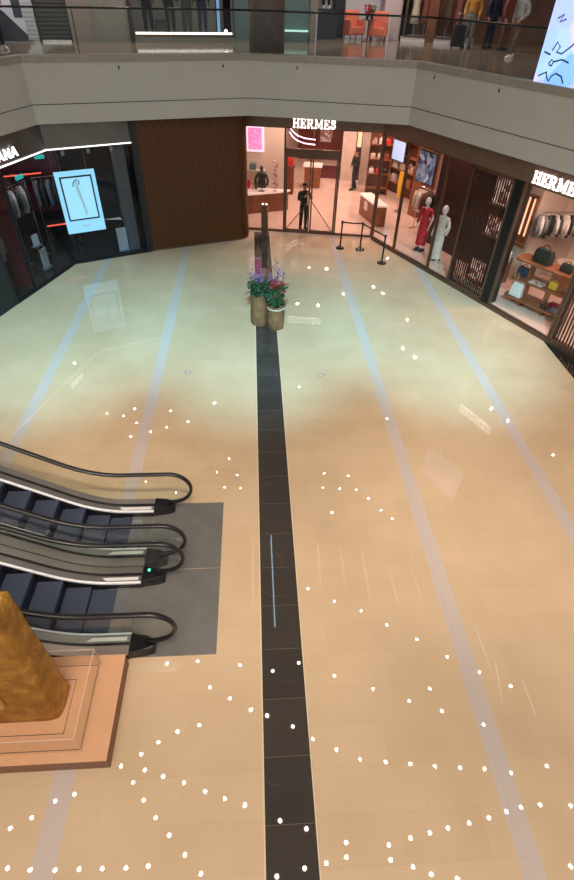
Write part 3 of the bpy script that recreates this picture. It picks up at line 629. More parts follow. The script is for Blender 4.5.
MB().lathe([(.14, 0), (.14, .015), (.01, .02), (.01, 1.45)], 12).build('post', 'steel', t); MB().tube([(0, 0, 1.45), (0, 0, 1.645)], .006, 6).build('hook', 'steel', t)
t = thing('side_cabinet', 'dark low wooden cabinet behind the pale shirt', 'cabinet', FR, 5.0, 1.6, .02); bx(-.45, .2, -.25, .25, 0, .85).build('body', 'dwood', t, bevel=.01)
for x in (-.28, .02): bx(-.14, .14, -.27, -.25, .06, .8).build('cabinet_door', 'dwood', t, (x, 0, 0))
t = thing('oval_counter', 'low oval wooden counter with pale top under the jackets', 'counter', FR, 6.85, 2.95, .11)
MB().lathe([(.62, 0), (.62, .82)], 28, sx=1.2, sy=.7).build('body', 'wood', t, smooth=False); MB().lathe([(.66, .82), (.66, .87)], 28, sx=1.2, sy=.7).build('top', 'marble', t)
# three tier display shelf
TB = Frame(FR.w(6.27, .52)[:2], FR.a+R(9))
t = thing('display_shelf', 'three tier orange wooden display shelf with rounded ends in the shelf window', 'shelf', TB, 0, 0, .11)
def rnd(x0, x1, y0, y1, r, n=5):
    p = []
    for cx, cy, a0 in ((x1-r, y0+r, -90), (x1-r, y1-r, 0), (x0+r, y1-r, 90), (x0+r, y0+r, 180)):
        for k in range(n+1): a = R(a0+90*k/n); p.append((cx+r*C_(a), cy+r*S_(a)))
    return p
for z, ex in ((.20, .04), (.80, 0), (1.36, .02)): MB().prism(rnd(-.02-ex, 1.78+ex, -.02, .62, .16), z, z+.05).build('shelf_board', 'wood', t)
for x, y in ((.5, .12), (1.25, .12)): bx(x-.04, x+.04, y, y+.38, 0, .20).build('leg', 'wood', t)
for x in (.42, 1.12): bx(x, x+.05, .2, .5, .25, .80).build('divider', 'wood', t); bx(x, x+.05, .2, .5, .85, 1.36).build('divider', 'wood', t)
handbag('bag', 'large black leather trunk bag on the top board of the display shelf', TB, .66, .3, .11+1.412, .54, .38, .26, R(-8))
handbag('bag', 'small dark bag beside the large black trunk bag', TB, 1.42, .28, .11+1.412, .34, .22, .18)
handbag('yellow', 'yellow bag on the middle board of the display shelf', TB, 1.28, .22, .11+.852, .26, .2, .14)
handbag('tan', 'tan bag at the rounded end of the middle board', TB, 1.58, .22, .11+.852, .3, .16, .16)
handbag('navy', 'dark blue bag under the top board beside the pale shirt', TB, .22, .3, .11+.852, .34, .26, .18)
def shoe(mt, label, fr, x, y, z, rot, group):
    t = thing('shoe', label, 'shoe', fr, x, y, z, rot, group)
    MB().loft([[(-.04, .12, 0), (.04, .12, 0), (.035, .12, .07), (-.035, .12, .07)], [(-.04, .02, 0), (.04, .02, 0), (.035, .02, .075), (-.035, .02, .075)], [(-.047, -.08, 0), (.047, -.08, 0), (.04, -.08, .05), (-.04, -.08, .05)], [(-.03, -.14, 0), (.03, -.14, 0), (.02, -.13, .03), (-.02, -.13, .03)]]).build('upper', mt, t, bevel=.012)
    bx(-.045, .045, -.13, .125, -.008, .006).build('sole', 'tan', t)
for i, (x, m_) in enumerate(((.08, 'tan'), (.2, 'tan'), (1.2, 'bag'), (1.33, 'bag'))):
    zz = .11+(.852 if i < 2 else .252)+.01
    shoe(m_, ('tan flat shoe on the middle board, %s from the pale shirt' % ORD[i]) if i < 2 else 'black shoe on the lowest board, %s from the draped white cloth' % ORD[i-2], TB, x, .1, zz, R(30), 'shoes on the display shelf')
solo(MB().box(-.22, .22, -.13, .13, 0, .04), 'folded_scarf', 'scarf', 'patterned scarf folded flat on the middle board of the display shelf', 'scarf', TB, .82, .14, .11+.852, bevel=.012)
t = MB(); t.loft([[(-.16, -.05, .52), (.16, -.05, .52), (.16, .10, .52), (-.16, .10, .52)], [(-.2, -.10, .25), (.16, -.11, .25), (.16, .06, .25), (-.2, .06, .25)], [(-.24, -.1, 0), (.18, -.12, 0), (.18, .08, 0), (-.24, .06, 0)]])
solo(t, 'draped_cloth', 'whitecloth', 'white pleated cloth draped over the lowest board of the display shelf', 'cloth', TB, .30, .16, .11+.252, bevel=.03)
solo(MB().lathe([(.15, 0), (.17, .03), (.10, .06), (.09, .10), (.03, .12)], 18), 'hat', 'bluecloth', 'pale blue hat at the rounded end of the lowest board', 'hat', TB, 1.55, .22, .11+.252, smooth=True)
solo(MB().box(-.13, .13, -.1, .1, 0, .14), 'gift_box', 'redp', 'small pink red box behind the shoes on the lowest board', 'box', TB, 1.42, .42, .11+.252, bevel=.01)

# ------------------------------------------------------------------ fashion shop at the other side
struct(MB().box(.0, 2.62, -.02, .3, 3.53, 4.42), 'trim_canopy_front', 'canopy', FL)
struct(MB().box(-1.5, 4.34, -.02, .3, 3.53, 4.42), 'trim_canopy_side', 'canopy', FL2)
struct(bx(.0, 2.60, -.05, -.02, 3.515, 3.55), 'trim_led_front', 'led', FL)
struct(bx(-1.5, 4.35, -.05, -.02, 3.515, 3.55), 'trim_led_side', 'led', FL2)
struct(MB().box(2.58, 2.80, -.04, .3, 0, 4.26), 'trim_shop_jamb', 'charcoal', FL)
struct(MB().box(0, 2.6, -.04, .08, 0, .06), 'trim_shop_kerb', 'charcoal', FL)
struct(MB().box(1.2, 4.33, -.04, .08, 0, .06), 'trim_shop_kerb_side', 'charcoal', FL2)
window(9, FL, .02, 2.58, .06, 3.5, 'dglass', .05, 'none')
window(10, FL2, 2.17, 4.31, .06, 3.5, 'dglass', .05, 'l')
window(11, FL2, 1.2, 2.12, .06, 3.5, 'dglass', .05, 'l')
struct(bx(-2.6, 1.17, -.03, .1, 0, 3.5), 'wall_shop_side', 'charcoal', FL2)
struct(bx(-4.5, 2.8, 4.0, 4.1, 0, 4.2), 'wall_shop_back', 'darkwall', FL)
struct(bx(2.6, 2.75, .1, 4.0, 0, 4.2), 'wall_shop_east', 'darkwall', FL)
struct(bx(-2.6, 6, 4.6, 4.7, 0, 4.2), 'wall_shop_west', 'darkwall', FL2)
struct(MB().prism([FL.w(2.7, .05)[:2], FL.w(0, .05)[:2], FL2.w(-1, .05)[:2], FL2.w(-1, 4.5)[:2], FL.w(-3, 4)[:2], FL.w(2.7, 4)[:2]], 4.2, 4.3), 'ceiling_shop', 'darkwall')
struct(bx(2.05, 2.42, .35, .75, .0, 4.2), 'trim_grey_pier', 'greywall', FL)
struct(bx(2.25, 2.42, .2, .9, 0, 3.9), 'trim_wine_fin', 'wine', FL2)
struct(bx(-2.2, .5, 2.6, 2.7, 1.0, 3.8), 'wall_wine_display', 'wine', FL)
t = thing('digital_display', 'large bright cyan digital poster hanging inside the fashion shop window', 'display', FL, .70, .22, .93)
bx(-.62, .62, 0, .07, 0, 1.90).build('frame', 'screen', t)
bx(-.50, .50, -.006, 0, .40, 1.76).build('picture_border', 'screenline', t); bx(-.45, .45, -.012, -.006, .45, 1.71).build('picture', 'screenpic', t)
plab(MB().loft([[(.02, -.02, 1.62), (-.05, -.02, 1.60), (-.05, -.013, 1.60), (.02, -.013, 1.62)], [(.05, -.02, 1.30), (-.06, -.02, 1.30), (-.06, -.013, 1.30), (.05, -.013, 1.30)], [(.10, -.02, .95), (.03, -.02, .95), (.03, -.013, .95), (.10, -.013, .95)], [(.14, -.02, .55), (.07, -.02, .55), (.07, -.013, .55), (.14, -.013, .55)]]).build('pictured_arm', 'armtone', t), 'pale slim arm shape on the screen')
MB().tube([(-.14, -.018, 1.45), (-.10, -.018, 1.58), (.0, -.018, 1.66), (.08, -.018, 1.60), (.06, -.018, 1.50)], .016, 6).build('pictured_hair', 'screenline', t)
bx(-.17, .17, -.006, 0, .19, .225).build('caption_line', 'armtone', t)
for x in (-.4, .4): MB().tube([(x, .035, 1.9), (x, .035, 3.25)], .01, 6).build('hanging_rod', 'steel', t)
for i, x in enumerate((.5, 1.28, 2.0)):
    t = thing('spotlight', 'small white spotlight head under the canopy, %s from the shop corner' % ORD[i], 'lamp', FL, x, .3, 3.28, 0, 'spotlights behind the fashion shop glass')
    MB().lathe([(.05, 0), (.055, .14), (.03, .16)], 10).build('head', 'card', t); MB().tube([(0, 0, .15), (0, 0, .92)], .01, 6).build('stem', 'black', t)
def board(label, fr, x, y, z, w, h, rot=0.):
    t = thing('display_board', label, 'board', fr, x, y, z, rot)
    bx(-w/2, w/2, -.02, .02, .03, h).build('panel', 'card', t); bx(-w/2-.02, w/2+.02, -.1, .1, 0, .03).build('base', 'greyc', t)
board('white upright card on a grey base beside the pale grey pier', FL, 1.82, .28, .06, .34, .82)
board('white leaning board on the floor behind the corner glass', FL2, 3.62, .6, .06, .34, .66, R(8))
board('small white notice behind the glass near the wine red fin', FL2, 3.05, .25, 1.05, .26, .36)
bx(-.01, .01, -.01, .01, -.99, 0).build('pole', 'steel', D.objects['display_board.002'] if 'display_board.002' in D.objects else None)
for i, (fr, x, y, z) in enumerate(((FL, .0, 2.575, 2.73), (FL2, 3.45, .5, 2.88))):
    t = thing('exit_light', 'small teal exit light %s' % ('over the wine red display' if i == 0 else 'near the wine red fin'), 'light', fr, x, y, z)
    bx(-.16, .16, -.02, .02, 0, .12).build('lens', 'teal', t); MB().tube([(0, 0, .12), (0, 0, 4.203-z)], .01, 6).build('stem', 'black', t)
rack('dark rail with pale garments behind the corner glass', FL2, 3.75, 4.8, 1.5, 2.42)
for i, c_ in enumerate(('greyc', 'whitecloth', 'dgrey', 'greyc', 'creamcloth', 'dgrey')):
    garment(c_, '%s garment %s on the rail behind the corner glass of the fashion shop' % (cn[c_], ORD[i]), FL2, 3.85+.16*i, 1.5, 2.42, R(55), .78, .44, .13, 'garments behind the corner glass')
rack('dark rail with dim garments behind the cyan digital poster', FL, -.5, .65, 2.05, 2.3)
for i, c_ in enumerate(('greyc', 'dgrey', 'greyc', 'dgrey', 'browncloth')):
    garment(c_, '%s garment %s on the rail behind the cyan digital poster' % (cn[c_], ORD[i]), FL, -.4+.2*i, 2.05, 2.3, R(70), .8, .44, .13, 'garments behind the cyan poster')
garment('greyc', 'long grey knit hanging in the gap beside the wine red fin', FL2, 1.7, .5, 1.95, R(10), .8, .5, .14, None, 'knit', 'hanging_knit')
t = thing('valet_stand', 'dark stand holding the long grey knit', 'stand', FL2, 1.7, .62, .05); MB().lathe([(.18, 0), (.18, .02), (.015, .03), (.015, 1.98)], 12).build('post', 'black', t); MB().tube([(0, 0, 1.9), (0, -.14, 1.9)], .01, 6).build('arm', 'black', t)
t = thing('glowing_shelf', 'low shelf with red glowing edge behind the cyan poster', 'shelf', FL, -.02, 1.1, .02)
bx(-.45, .5, 0, .5, .95, 1.0).build('shelf_board', 'blackmatte', t); bx(-.45, .5, -.02, 0, .96, 1.0).build('light_strip', 'wineglow', t)
for x in (-.40, .45): bx(-.03, .03, .05, .45, 0, .95).build('leg', 'blackmatte', t, (x, 0, 0))
t = thing('glowing_shelf', 'high shelf with red glowing edge on the wine red display', 'shelf', FL, -.6, 2.28, 2.35)
bx(-.7, .5, 0, .3, 0, .05).build('shelf_board', 'blackmatte', t); bx(-.7, .5, -.02, 0, .0, .04).build('light_strip', 'wineglow', t)
sign(FL2, 2.17, 3.67, .24, 'ANA', 'glowing white letters on the grey canopy at the picture edge', .12, 1.4)

# ------------------------------------------------------------------ hall props
t = thing('bollard_post', 'slim brown square post with two tiny lights before the boutique window', 'post', WORLD, .42, 20.2, 0, R(-9))
bx(-.12, .12, -.12, .12, .03, 1.22).build('body', 'bronze', t, bevel=.008); bx(-.17, .17, -.17, .17, 0, .03).build('base', 'bronze', t)
for x in (-.07, .07): MB().lathe([(.03, 0), (.03, .025), (.01, .035)], 10).build('lamp', 'postlight', t, (x, 0, 1.22))
st = [(3.25, 19.12), (3.99, 18.98), (4.58, 17.74)]
for i, (x, y) in enumerate(st):
    t = thing('stanchion', ['black belt barrier post standing next to the glass double doors', 'black belt barrier post at the bend of the belt', 'black belt barrier post standing farthest from the glass double doors'][i], 'barrier post', WORLD, x, y, 0, 0, 'belt barrier posts')
    MB().lathe([(.17, 0), (.17, .02), (.12, .035), (.035, .05)], 20).build('base', 'black', t, smooth=True)
    MB().lathe([(.03, .04), (.03, .9), (.042, .9), (.042, 1.0), (.03, 1.01)], 14).build('pole', 'black', t)
    if i < 2:
        dx, dy = st[i+1][0]-x, st[i+1][1]-y
        l = math.hypot(dx, dy); u = (dx/l, dy/l); nx, ny = -u[1]*.003, u[0]*.003
        MB().loft([[(u[0]*s+nx, u[1]*s+ny, z+.025), (u[0]*s-nx, u[1]*s-ny, z+.025), (u[0]*s-nx, u[1]*s-ny, z-.025), (u[0]*s+nx, u[1]*s+ny, z-.025)] for s, z in ((.04, .955), (l*.5, .94), (l-.045, .955))]).build('belt', 'belt', t)

for i, (x, y) in enumerate(((-1.76, 10.95), (1.64, 10.75))):
    t = thing('floor_socket', 'small round metal cover in the floor on the %s of the dark stripe' % ('escalator side', 'mannequin side')[i], 'floor cover', WORLD, x, y, 0)
    MB().lathe([(.085, 0), (.085, .004), (.065, .004), (.065, .001)], 20).build('ring', 'curb', t); MB().lathe([(.06, 0), (.06, .003)], 18).build('lid', 'bfloor', t)
# wrapped flower pots
def flower_pot(label, x, y, h, r, flow, rot, hi, n_f, spread):
    t = thing('flower_pot', label, 'flower pot', WORLD, x, y, 0, rot)
    n = 20; rings = []
    for k, (rr, z) in enumerate(((.92, 0), (1.0, .05), (1.02, .4), (.95, .7), (1.0, .9), (1.08, 1.0))):
        rings.append([(r*rr*C_(2*PI*j/n)*(1+.10*S_(j*1.9+k*.9)*(k > 0)), r*rr*S_(2*PI*j/n)*(1+.10*S_(j*2.7+k*.7)*(k > 0)), z*h*(1+.04*S_(j*1.7)*(k > 3))) for j in range(n)])
    MB().loft(rings, False).add([(0, 0, 0.002)], []).build('paper_wrap', 'kraft', t, smooth=True)
    MB().lathe([(r*.70, 0), (r*.78, h*.85), (.01, h*.87)], 16).build('soil', 'soil', t)
    if flow == 'redp': MB().tube([(r*1.04*C_(2*PI*j/16), r*1.04*S_(2*PI*j/16), h*.86) for j in range(16)], .02, 6, True).build('ribbon', 'creamcloth', t)
    rs = random.Random(int(x*100)); lf = MB(); st_ = MB()
    def leafq(p, d_, l, w):
        d_ = d_.normalized(); s = d_.cross(Vector((0, 0, 1))); s = (s if s.length > .1 else Vector((1, 0, 0))).normalized(); up = s.cross(d_)*.006
        m_ = p+d_*l*.5; e = p+d_*l+Vector((0, 0, -l*.25))
        lf.add([p, m_+s*w, e, m_-s*w, m_+up*3], [(0, 1, 4), (1, 2, 4), (2, 3, 4), (3, 0, 4)])
    for i in range(64):
        a = rs.uniform(0, 2*PI); rr = rs.uniform(0, r*.6); top = Vector((C_(a)*(rr+spread*rs.uniform(.1, .7)), S_(a)*(rr+spread*rs.uniform(.1, .7)), h+rs.uniform(.02, hi*.72)))
        b = Vector((C_(a)*rr, S_(a)*rr, h*.86)); st_.tube([b, b.lerp(top, .6)+Vector((0, 0, .05)), top], .006, 5)
        for k in range(9):
            q = b.lerp(top, rs.uniform(.3, 1.)); aa = rs.uniform(0, 2*PI)
            leafq(q, Vector((C_(aa), S_(aa), rs.uniform(-.3, .6))), rs.uniform(.09, .17), rs.uniform(.025, .045))
    tops = []
    for i in range(n_f):
        a = rs.uniform(0, 2*PI); rr = spread*rs.uniform(.1, 1.0); z = h+hi*rs.uniform(.55, 1.0) if flow == 'purple' else h+hi*rs.uniform(.35, .78)
        top = Vector((C_(a)*rr, S_(a)*rr, z)); b = Vector((C_(a)*rr*.2, S_(a)*rr*.2, h*.86)); st_.tube([b, b.lerp(top, .6)+Vector((0, 0, .06)), top], .005, 5); tops.append(top)
    st_.build('stems', 'stem', t); lf.build('foliage', 'leaf', t)
    for top in tops:
        f = MB()
        if flow == 'purple':
            for k in range(8):
                q = top+Vector((rs.uniform(-.06, .06), rs.uniform(-.06, .06), rs.uniform(-.12, .05))); f.ell(q, (.020, .020, .016), 6, 4)
        else:
            for k in range(8):
                a = 2*PI*k/8; f.ell(top+Vector((C_(a)*.038, S_(a)*.038, 0)), (.034, .034, .018), 6, 4)
            f.ell(top, (.03, .03, .025), 6, 4)
        f.build('flower', flow, t, smooth=True)
    return t
flower_pot('tall brown paper wrapped pot of violet flowers standing on the dark stripe', .12, 13.45, .95, .235, 'purple', 0, .62, 16, .36)
flower_pot('shorter brown paper wrapped pot with crimson flowers, standing next to the violet one', .58, 13.22, .74, .23, 'redp', .4, .85, 24, .27)
t = D.objects['flower_pot.001']; rs = random.Random(9)
for i in range(15):
    a = rs.uniform(0, 2*PI); rr = rs.uniform(.05, .40); q = Vector((C_(a)*rr-.02, S_(a)*rr, rs.uniform(1.5, 1.85))); f = MB()
    for k in range(7): f.ell(q+Vector((rs.uniform(-.06, .06), rs.uniform(-.06, .06), rs.uniform(-.10, .05))), (.018, .018, .014), 6, 4)
    o = f.build('violet_sprig', 'purple', t, smooth=True); MB().tube([(q.x*.2, q.y*.2, .7), (q.x*.6, q.y*.6, 1.3), q], .005, 5).build('sprig_stem', 'stem', o)

# plinth, gold sculpture, clear barrier
t = thing('display_plinth', 'low terracotta pink plinth carrying the gold sculpture beside the escalators', 'plinth', WORLD, -3.25, 2.81, 0)
bx(-1.30, 1.30, -.668, .668, 0, .270).build('body', 'pinkside', t)
bx(-1.305, 1.305, -.672, .672, .270, .285).build('top_board', 'pink', t)
def ringbar(w, d_, z, th, hh, mt, name, par):
    m_ = MB()
    for a in (-1, 1): m_.box(-w, w, a*d_-th/2, a*d_+th/2, z, z+hh)
    for a in (-1, 1): m_.box(a*w-th/2, a*w+th/2, -d_, d_, z, z+hh)
    return m_.build(name, mt, par)
ringbar(.96, .53, .284, .008, .004, 'groove', 'groove_line', t); ringbar(.70, .34, .284, .007, .004, 'groove', 'groove_line', t)
t = thing('clear_barrier', 'low clear acrylic barrier around the gold sculpture', 'barrier', WORLD, -3.25, 2.81, .286)
for s in (-1, 1):
    bx(-.98, .98, s*.55-.006, s*.55+.006, 0.002, .42).build('clear_panel', 'acrylic', t); bx(s*.98-.006, s*.98+.006, -.544, .544, 0.002, .42).build('clear_panel', 'acrylic', t)
for a in (-1, 1):
    for b in (-1, 1): bx(-.006, .006, -.006, .006, 0, .42).build('corner_edge', 'edge', t, (a*.98, b*.55, 0))
for s in (-1, 1):
    bx(-.98, .98, s*.55-.005, s*.55+.005, .4205, .424).build('top_edge', 'edge', t); bx(s*.98-.005, s*.98+.005, -.55, .55, .4205, .424).build('top_edge', 'edge', t)
def sculpture():
    bm = bmesh.new(); bmesh.ops.create_cube(bm, size=1)
    for v in bm.verts:
        top = v.co.z > 0
        v.co.x = (.66 if v.co.x > 0 else -.66)*(.965 if top else 1); v.co.y = (.21 if v.co.y > 0 else -.21)*(.85 if top else 1)+(.02 if top else 0); v.co.z = 2.42 if top else 0
    bmesh.ops.subdivide_edges(bm, edges=bm.edges[:], cuts=22, use_grid_fill=True)
    from mathutils import noise
    for v in bm.verts:
        p = v.co.copy()
        if p.x > .40 and p.y < 0 and p.z < 2.41:   # softened vertical edge
            k = max(0, (p.x-.40)/.26)*max(0, -p.y/.21); v.co.x -= .05*k*k; v.co.y += .03*k*k
        dsp = noise.noise(p*3.1)*.010+noise.noise(p*9)*.010+noise.noise(p*21)*.007
        nn = Vector((p.x/.66 if abs(p.x) > .60 else 0, p.y/.21 if abs(p.y) > .16 else 0, 0)); 
        if nn.length > 0 and p.z > .01: v.co += nn.normalized()*dsp
    me = D.meshes.new('gold_block'); bm.to_mesh(me); bm.free()
    for p in me.polygons: p.use_smooth = True
    return me
t = thing('gold_sculpture', 'tall rough gold sculpture block standing on the pink plinth', 'sculpture', WORLD, -3.27, 2.84, .293)
o = D.objects.new('block', sculpture()); C.objects.link(o); o.parent = t; o.data.materials.append(M['gold'])
MB().ell((0, 0, 0), (.05, .05, .14), 10, 8).build('raised_nub', 'goldfacet', t, (.10, -.22, .62), smooth=True)
MB().loft([[(-.6, -.16, 0), (.57, -.16, 0), (.57, .17, 0), (-.6, .17, 0)], [(-.5, -.10, .05), (.5, -.10, .05), (.5, .13, .05), (-.5, .13, .05)]]).build('pale_cap', 'goldfacet', t, (0, .02, 2.41), bevel=.01)  # cap in a paler gold than the block

# ------------------------------------------------------------------ escalators
SL, D0, LT = .62, 2.4, 1.0
def fz(d):
    u = d-D0
    return 0 if u <= 0 else (SL*u*u/(2*LT) if u < LT else SL*LT/2+SL*(u-LT))
DS = [1.95, 2.15, 2.4]+[2.4+.1*k for k in range(1, 11)]+[3.4+.65*k for k in range(1, 14)]
def escalator(label, ymid, h, lamp=False, gap=(0, 0)):
    t = thing('escalator', label, 'escalator', WORLD, -1.5, ymid, 0)
    X = lambda d: 1.5-d
    def sweep(ds, sec, name, mt, par=t, smooth=False):
        """sec(d) -> list of (y,z)"""
        return MB().loft([[(X(d), y, z) for y, z in sec(d)] for d in ds]).build(name, mt, par, smooth=smooth)
    plab(bx(X(1.95), X(.68), -.742-gap[0], .742+gap[1], 0, .010).build('landing_plate', 'plate', t), 'dark grey floor plate in front of the steps')
    bx(X(2.16), X(1.955), -.742-gap[0], .742+gap[1], 0, .010).build('landing_plate', 'plate', t)
    bx(X(2.34), X(2.16), -h+.17, h-.17, 0.0, .02).build('comb_plate', 'plate2', t)
    for s in (-1, 1):
        a, b, o = h-.14, h-.015, h+.165
        low = lambda d: max(0., fz(d)-.35)
        sweep(DS, lambda d: [(s*a, low(d)), (s*b, low(d)), (s*b, fz(d)+.135), (s*a, fz(d)+.15)], 'inner_deck', 'deck')
        sweep(DS, lambda d: [(s*(h+.015), low(d)), (s*o, low(d)), (s*o, fz(d)+.12), (s*(h+.015), fz(d)+.135)], 'outer_deck', 'bsteel')
        sweep(DS, lambda d: [(s*(h-.015), low(d)), (s*(h+.015), low(d)), (s*(h+.015), fz(d)+.165), (s*(h-.015), fz(d)+.165)], 'glass_clamp', 'black')
        sweep(DS, lambda d: [(s*(h-.170), fz(d)+.125), (s*(h-.142), fz(d)+.125), (s*(h-.142), fz(d)+.168), (s*(h-.170), fz(d)+.16)], 'skirt_trim', 'chrome')
        sweep(DS, lambda d: [(s*(h-.168), low(d)), (s*(h-.145), low(d)), (s*(h-.145), fz(d)+.125), (s*(h-.168), fz(d)+.125)], 'skirt_panel', 'black')
        sweep(DS, lambda d: [(s*(h+.167), max(0, fz(d)-.75)), (s*(h+.172), max(0, fz(d)-.75)), (s*(h+.172), fz(d)+.11), (s*(h+.167), fz(d)+.11)], 'side_cladding', 'cladding')
        # newel box
        nb = MB().loft([[(X(1.95), s*(h-.16), 0), (X(1.95), s*(h+.165), 0), (X(1.95), s*(h+.165), .16), (X(1.95), s*(h-.16), .17)], [(X(1.72), s*(h-.13), 0), (X(1.72), s*(h+.14), 0), (X(1.72), s*(h+.12), .175), (X(1.72), s*(h-.11), .175)], [(X(1.58), s*(h-.09), 0), (X(1.58), s*(h+.10), 0), (X(1.58), s*(h+.06), .17), (X(1.58), s*(h-.05), .17)]]).build('newel_box', 'black', t, bevel=.015)
        if lamp and s > 0:
            MB().lathe([(.022, 0), (.022, .012), (.01, .016)], 12).build('indicator_lamp', 'green', nb, (X(1.84), s*(h+.06), .166))
        bx(X(2.75), X(2.0), -.03, .03, 0, .003).build('label_glint', 'labelglint', t, (0, s*(h-.08), .148))  # pale strip painting bright deck reflections together with the safety stickers
        # glass balustrade in panels
        def panel(ds):
            r = []
            for d in ds:
                if d < 1.62:
                    q = math.sqrt(max(0.0004, .325**2-(1.6-d)**2)); lo, hi = max(.58-q, .165), .58+q
                else: lo, hi = (.165 if d < 1.7 else fz(d)+.165), fz(d)+.91
                r.append([(X(d), s*h-.006, lo), (X(d), s*h+.006, lo), (X(d), s*h+.006, hi), (X(d), s*h-.006, hi)])
            MB().loft(r).build('glass_panel', 'glass', t)
        brk = [2.55, 4.05, 5.6, 7.2, 8.8, 10.4, 11.8]
        panel([1.285, 1.3, 1.33, 1.38, 1.45, 1.55, 1.62, 1.8, 2.1, 2.4, 2.545])
        for p0, p1 in zip(brk, brk[1:]): panel([p0+.005+(p1-p0-.01)*k/5 for k in range(6)])
        # handrail
        pts = [(X(11.8-.62*k), s*h, fz(11.8-.62*k)+.95) for k in range(13)]+[(X(d), s*h, fz(d)+.95) for d in (3.9, 3.7, 3.5, 3.3, 3.1, 2.9, 2.7, 2.5, 2.3, 2.0, 1.8)]
        pts += [(X(1.6)+.365*S_(a), s*h, .585+.365*C_(a)) for a in [R(15*k) for k in range(0, 12)]]+[(X(1.72), s*h, .20)]
        MB().tube(pts, .042, 10, False, .75).build('handrail', 'rubber', t, smooth=True)
    sweep([2.5]+DS[3:], lambda d: [(-h-.16, max(.0, fz(d)-.9)), (h+.16, max(.0, fz(d)-.9)), (h+.16, max(.002, fz(d)-.42)), (-h-.16, max(.002, fz(d)-.42))], 'truss', 'cladding')
    zp = 0.012; w = h-.18
    for k in range(23):
        d = 2.34+.4*k; z = max(.012, fz(d+.28)-.02)
        sp = bx(X(d+.395), X(d), -w, w, max(.0, z-.07), z).build('step', 'step', t)
        if z-zp > .01:
            bx(X(d)-.03, X(d)-.004, -w, w, zp-.0, z-.002).build('riser', 'riser', sp)
        zp = z
    return t
escalator('escalator farther from the pink plinth, rising out of the picture', 5.825, .575, False, (.012, -.03))
escalator('escalator beside the pink plinth with a green lamp on its base', 4.30, .595, True, (0, .015))

# ------------------------------------------------------------------ upper floor
ZU = 5.8
P = [Vector(p) for p in ((-9.3, 7.9), (-6.15, 17.3), (-.1, 19.15), (4.85, 18.1), (10.55, 6.7))]
def off(path, o):
    r = []
    for i, p in enumerate(path):
        ns = []
        for a, b in ((i-1, i), (i, i+1)):
            if 0 <= a and b < len(path):
                d_ = (path[b]-path[a]).normalized(); ns.append(Vector((-d_.y, d_.x)))
        n = sum(ns, Vector((0, 0))).normalized(); r.append(p+n*(o/max(.3, n.dot(ns[0]))))
    return r
def strip(path, o0, o1, z0, z1):
    a, b = off(path, o0), off(path, o1)
    return MB().loft([[(q.x, q.y, z0), (w.x, w.y, z0), (w.x, w.y, z1), (q.x, q.y, z1)] for q, w in zip(a, b)])
struct(strip(P, 0, .22, 4.25, 5.68), 'trim_balcony_fascia', 'fascia')
struct(strip(P, -.004, .01, 4.715, 4.735), 'trim_fascia_joint', 'groove')
struct(strip(P, -.03, .24, 5.68, 5.85), 'trim_balcony_kerb', 'curb')
for i, (x, y) in enumerate(((-3.72, 17.86), (-.72, 18.78), (1.45, 18.70), (5.05, 17.55), (6.15, 15.35))):
    pass
q = [(P[1].lerp(P[2], .40), (0, 0)), (P[1].lerp(P[2], .88), 0), (P[2].lerp(P[3], .30), 0), (P[3].lerp(P[4], .06), 0), (P[3].lerp(P[4], .25), 0)]
for i, (p, _) in enumerate(q):
    solo(MB().lathe([(.022, 0), (.022, .03), (.012, .05), (.012, .09)], 8), 'wall_sensor', 'black', 'tiny dark sensor on the grey balcony fascia, %s along from the fashion shop end' % ORD[i], 'sensor', WORLD, p.x, p.y-.02, 5.52, group='sensors on the balcony fascia')
ps = off(P, .2)
struct(MB().prism([(p.x, p.y) for p in ps]+[(14, 6.7), (14, 31), (-14, 31), (-14, 7.9)], 4.43, ZU), 'floor_upper', 'ufloor')
names = ['beside the hoarding', 'along the straight front of the balcony', 'before the coral armchairs', 'in front of the blue lit screen']
for i in range(4):
    a, b = off(P, .12)[i], off(P, .12)[i+1]; L = (b-a).length; ang = math.atan2(b.y-a.y, b.x-a.x)
    t = thing('glass_balustrade', 'clear glass balcony railing with dark top rail ' + names[i], 'railing', Frame((a.x, a.y), ang), 0, 0, 5.85)
    n = (5, 4, 5, 6)[i]
    for k in range(n): bx(L*k/n+.012, L*(k+1)/n-.012, -.008, .008, 0, .96).build('glass_panel', 'glass', t)
    MB().tube([(0, 0, .985), (L, 0, .985)], .024, 10).build('handrail', 'black', t)
    for k in ((1, 3), (1,), (2, 4), (2, 4))[i]: bx(L*k/n-.012, L*k/n+.012, -.02, .02, 0, .97).build('post', 'steel' if i == 2 else 'black', t)
U = Frame((-9.5, 20.85), R(14.2))
struct(bx(-3, 1.05, 0, .2, ZU, 8.9), 'wall_upper_west', 'upwall', U)
t = thing('hoarding', 'white hoarding with a dark diagonal print on the upper walkway', 'hoarding', U, 1.1, 0, ZU)
bx(0, 1.62, .02, .12, .0, 3.0).build('panel', 'poster', t)
MB().extr([(0, .02), (1.45, .02), (.75, .75), (0, 1.35)], .01, .019).build('dark_shape', 'posterdark', t)
bx(1.02, 1.28, .01, .019, .62, 2.6).build('dark_band', 'posterdark', t); bx(1.30, 1.6, .005, .018, .05, 2.9).build('slatted_edge', 'shutterpale', t)
t = thing('roller_shutter', 'closed dark roller shutter on the upper walkway', 'shutter', U, 2.75, .05, ZU)
bx(.05, .95, 0, .05, 0.06, 2.9).build('curtain', 'shutter', t); bx(0, .05, -.03, .08, 0, 2.95).build('guide', 'charcoal', t); bx(.95, 1.0, -.03, .08, 0, 2.95).build('guide', 'charcoal', t); bx(.05, .95, -.01, .06, 0, .06).build('bottom_bar', 'steel', t)
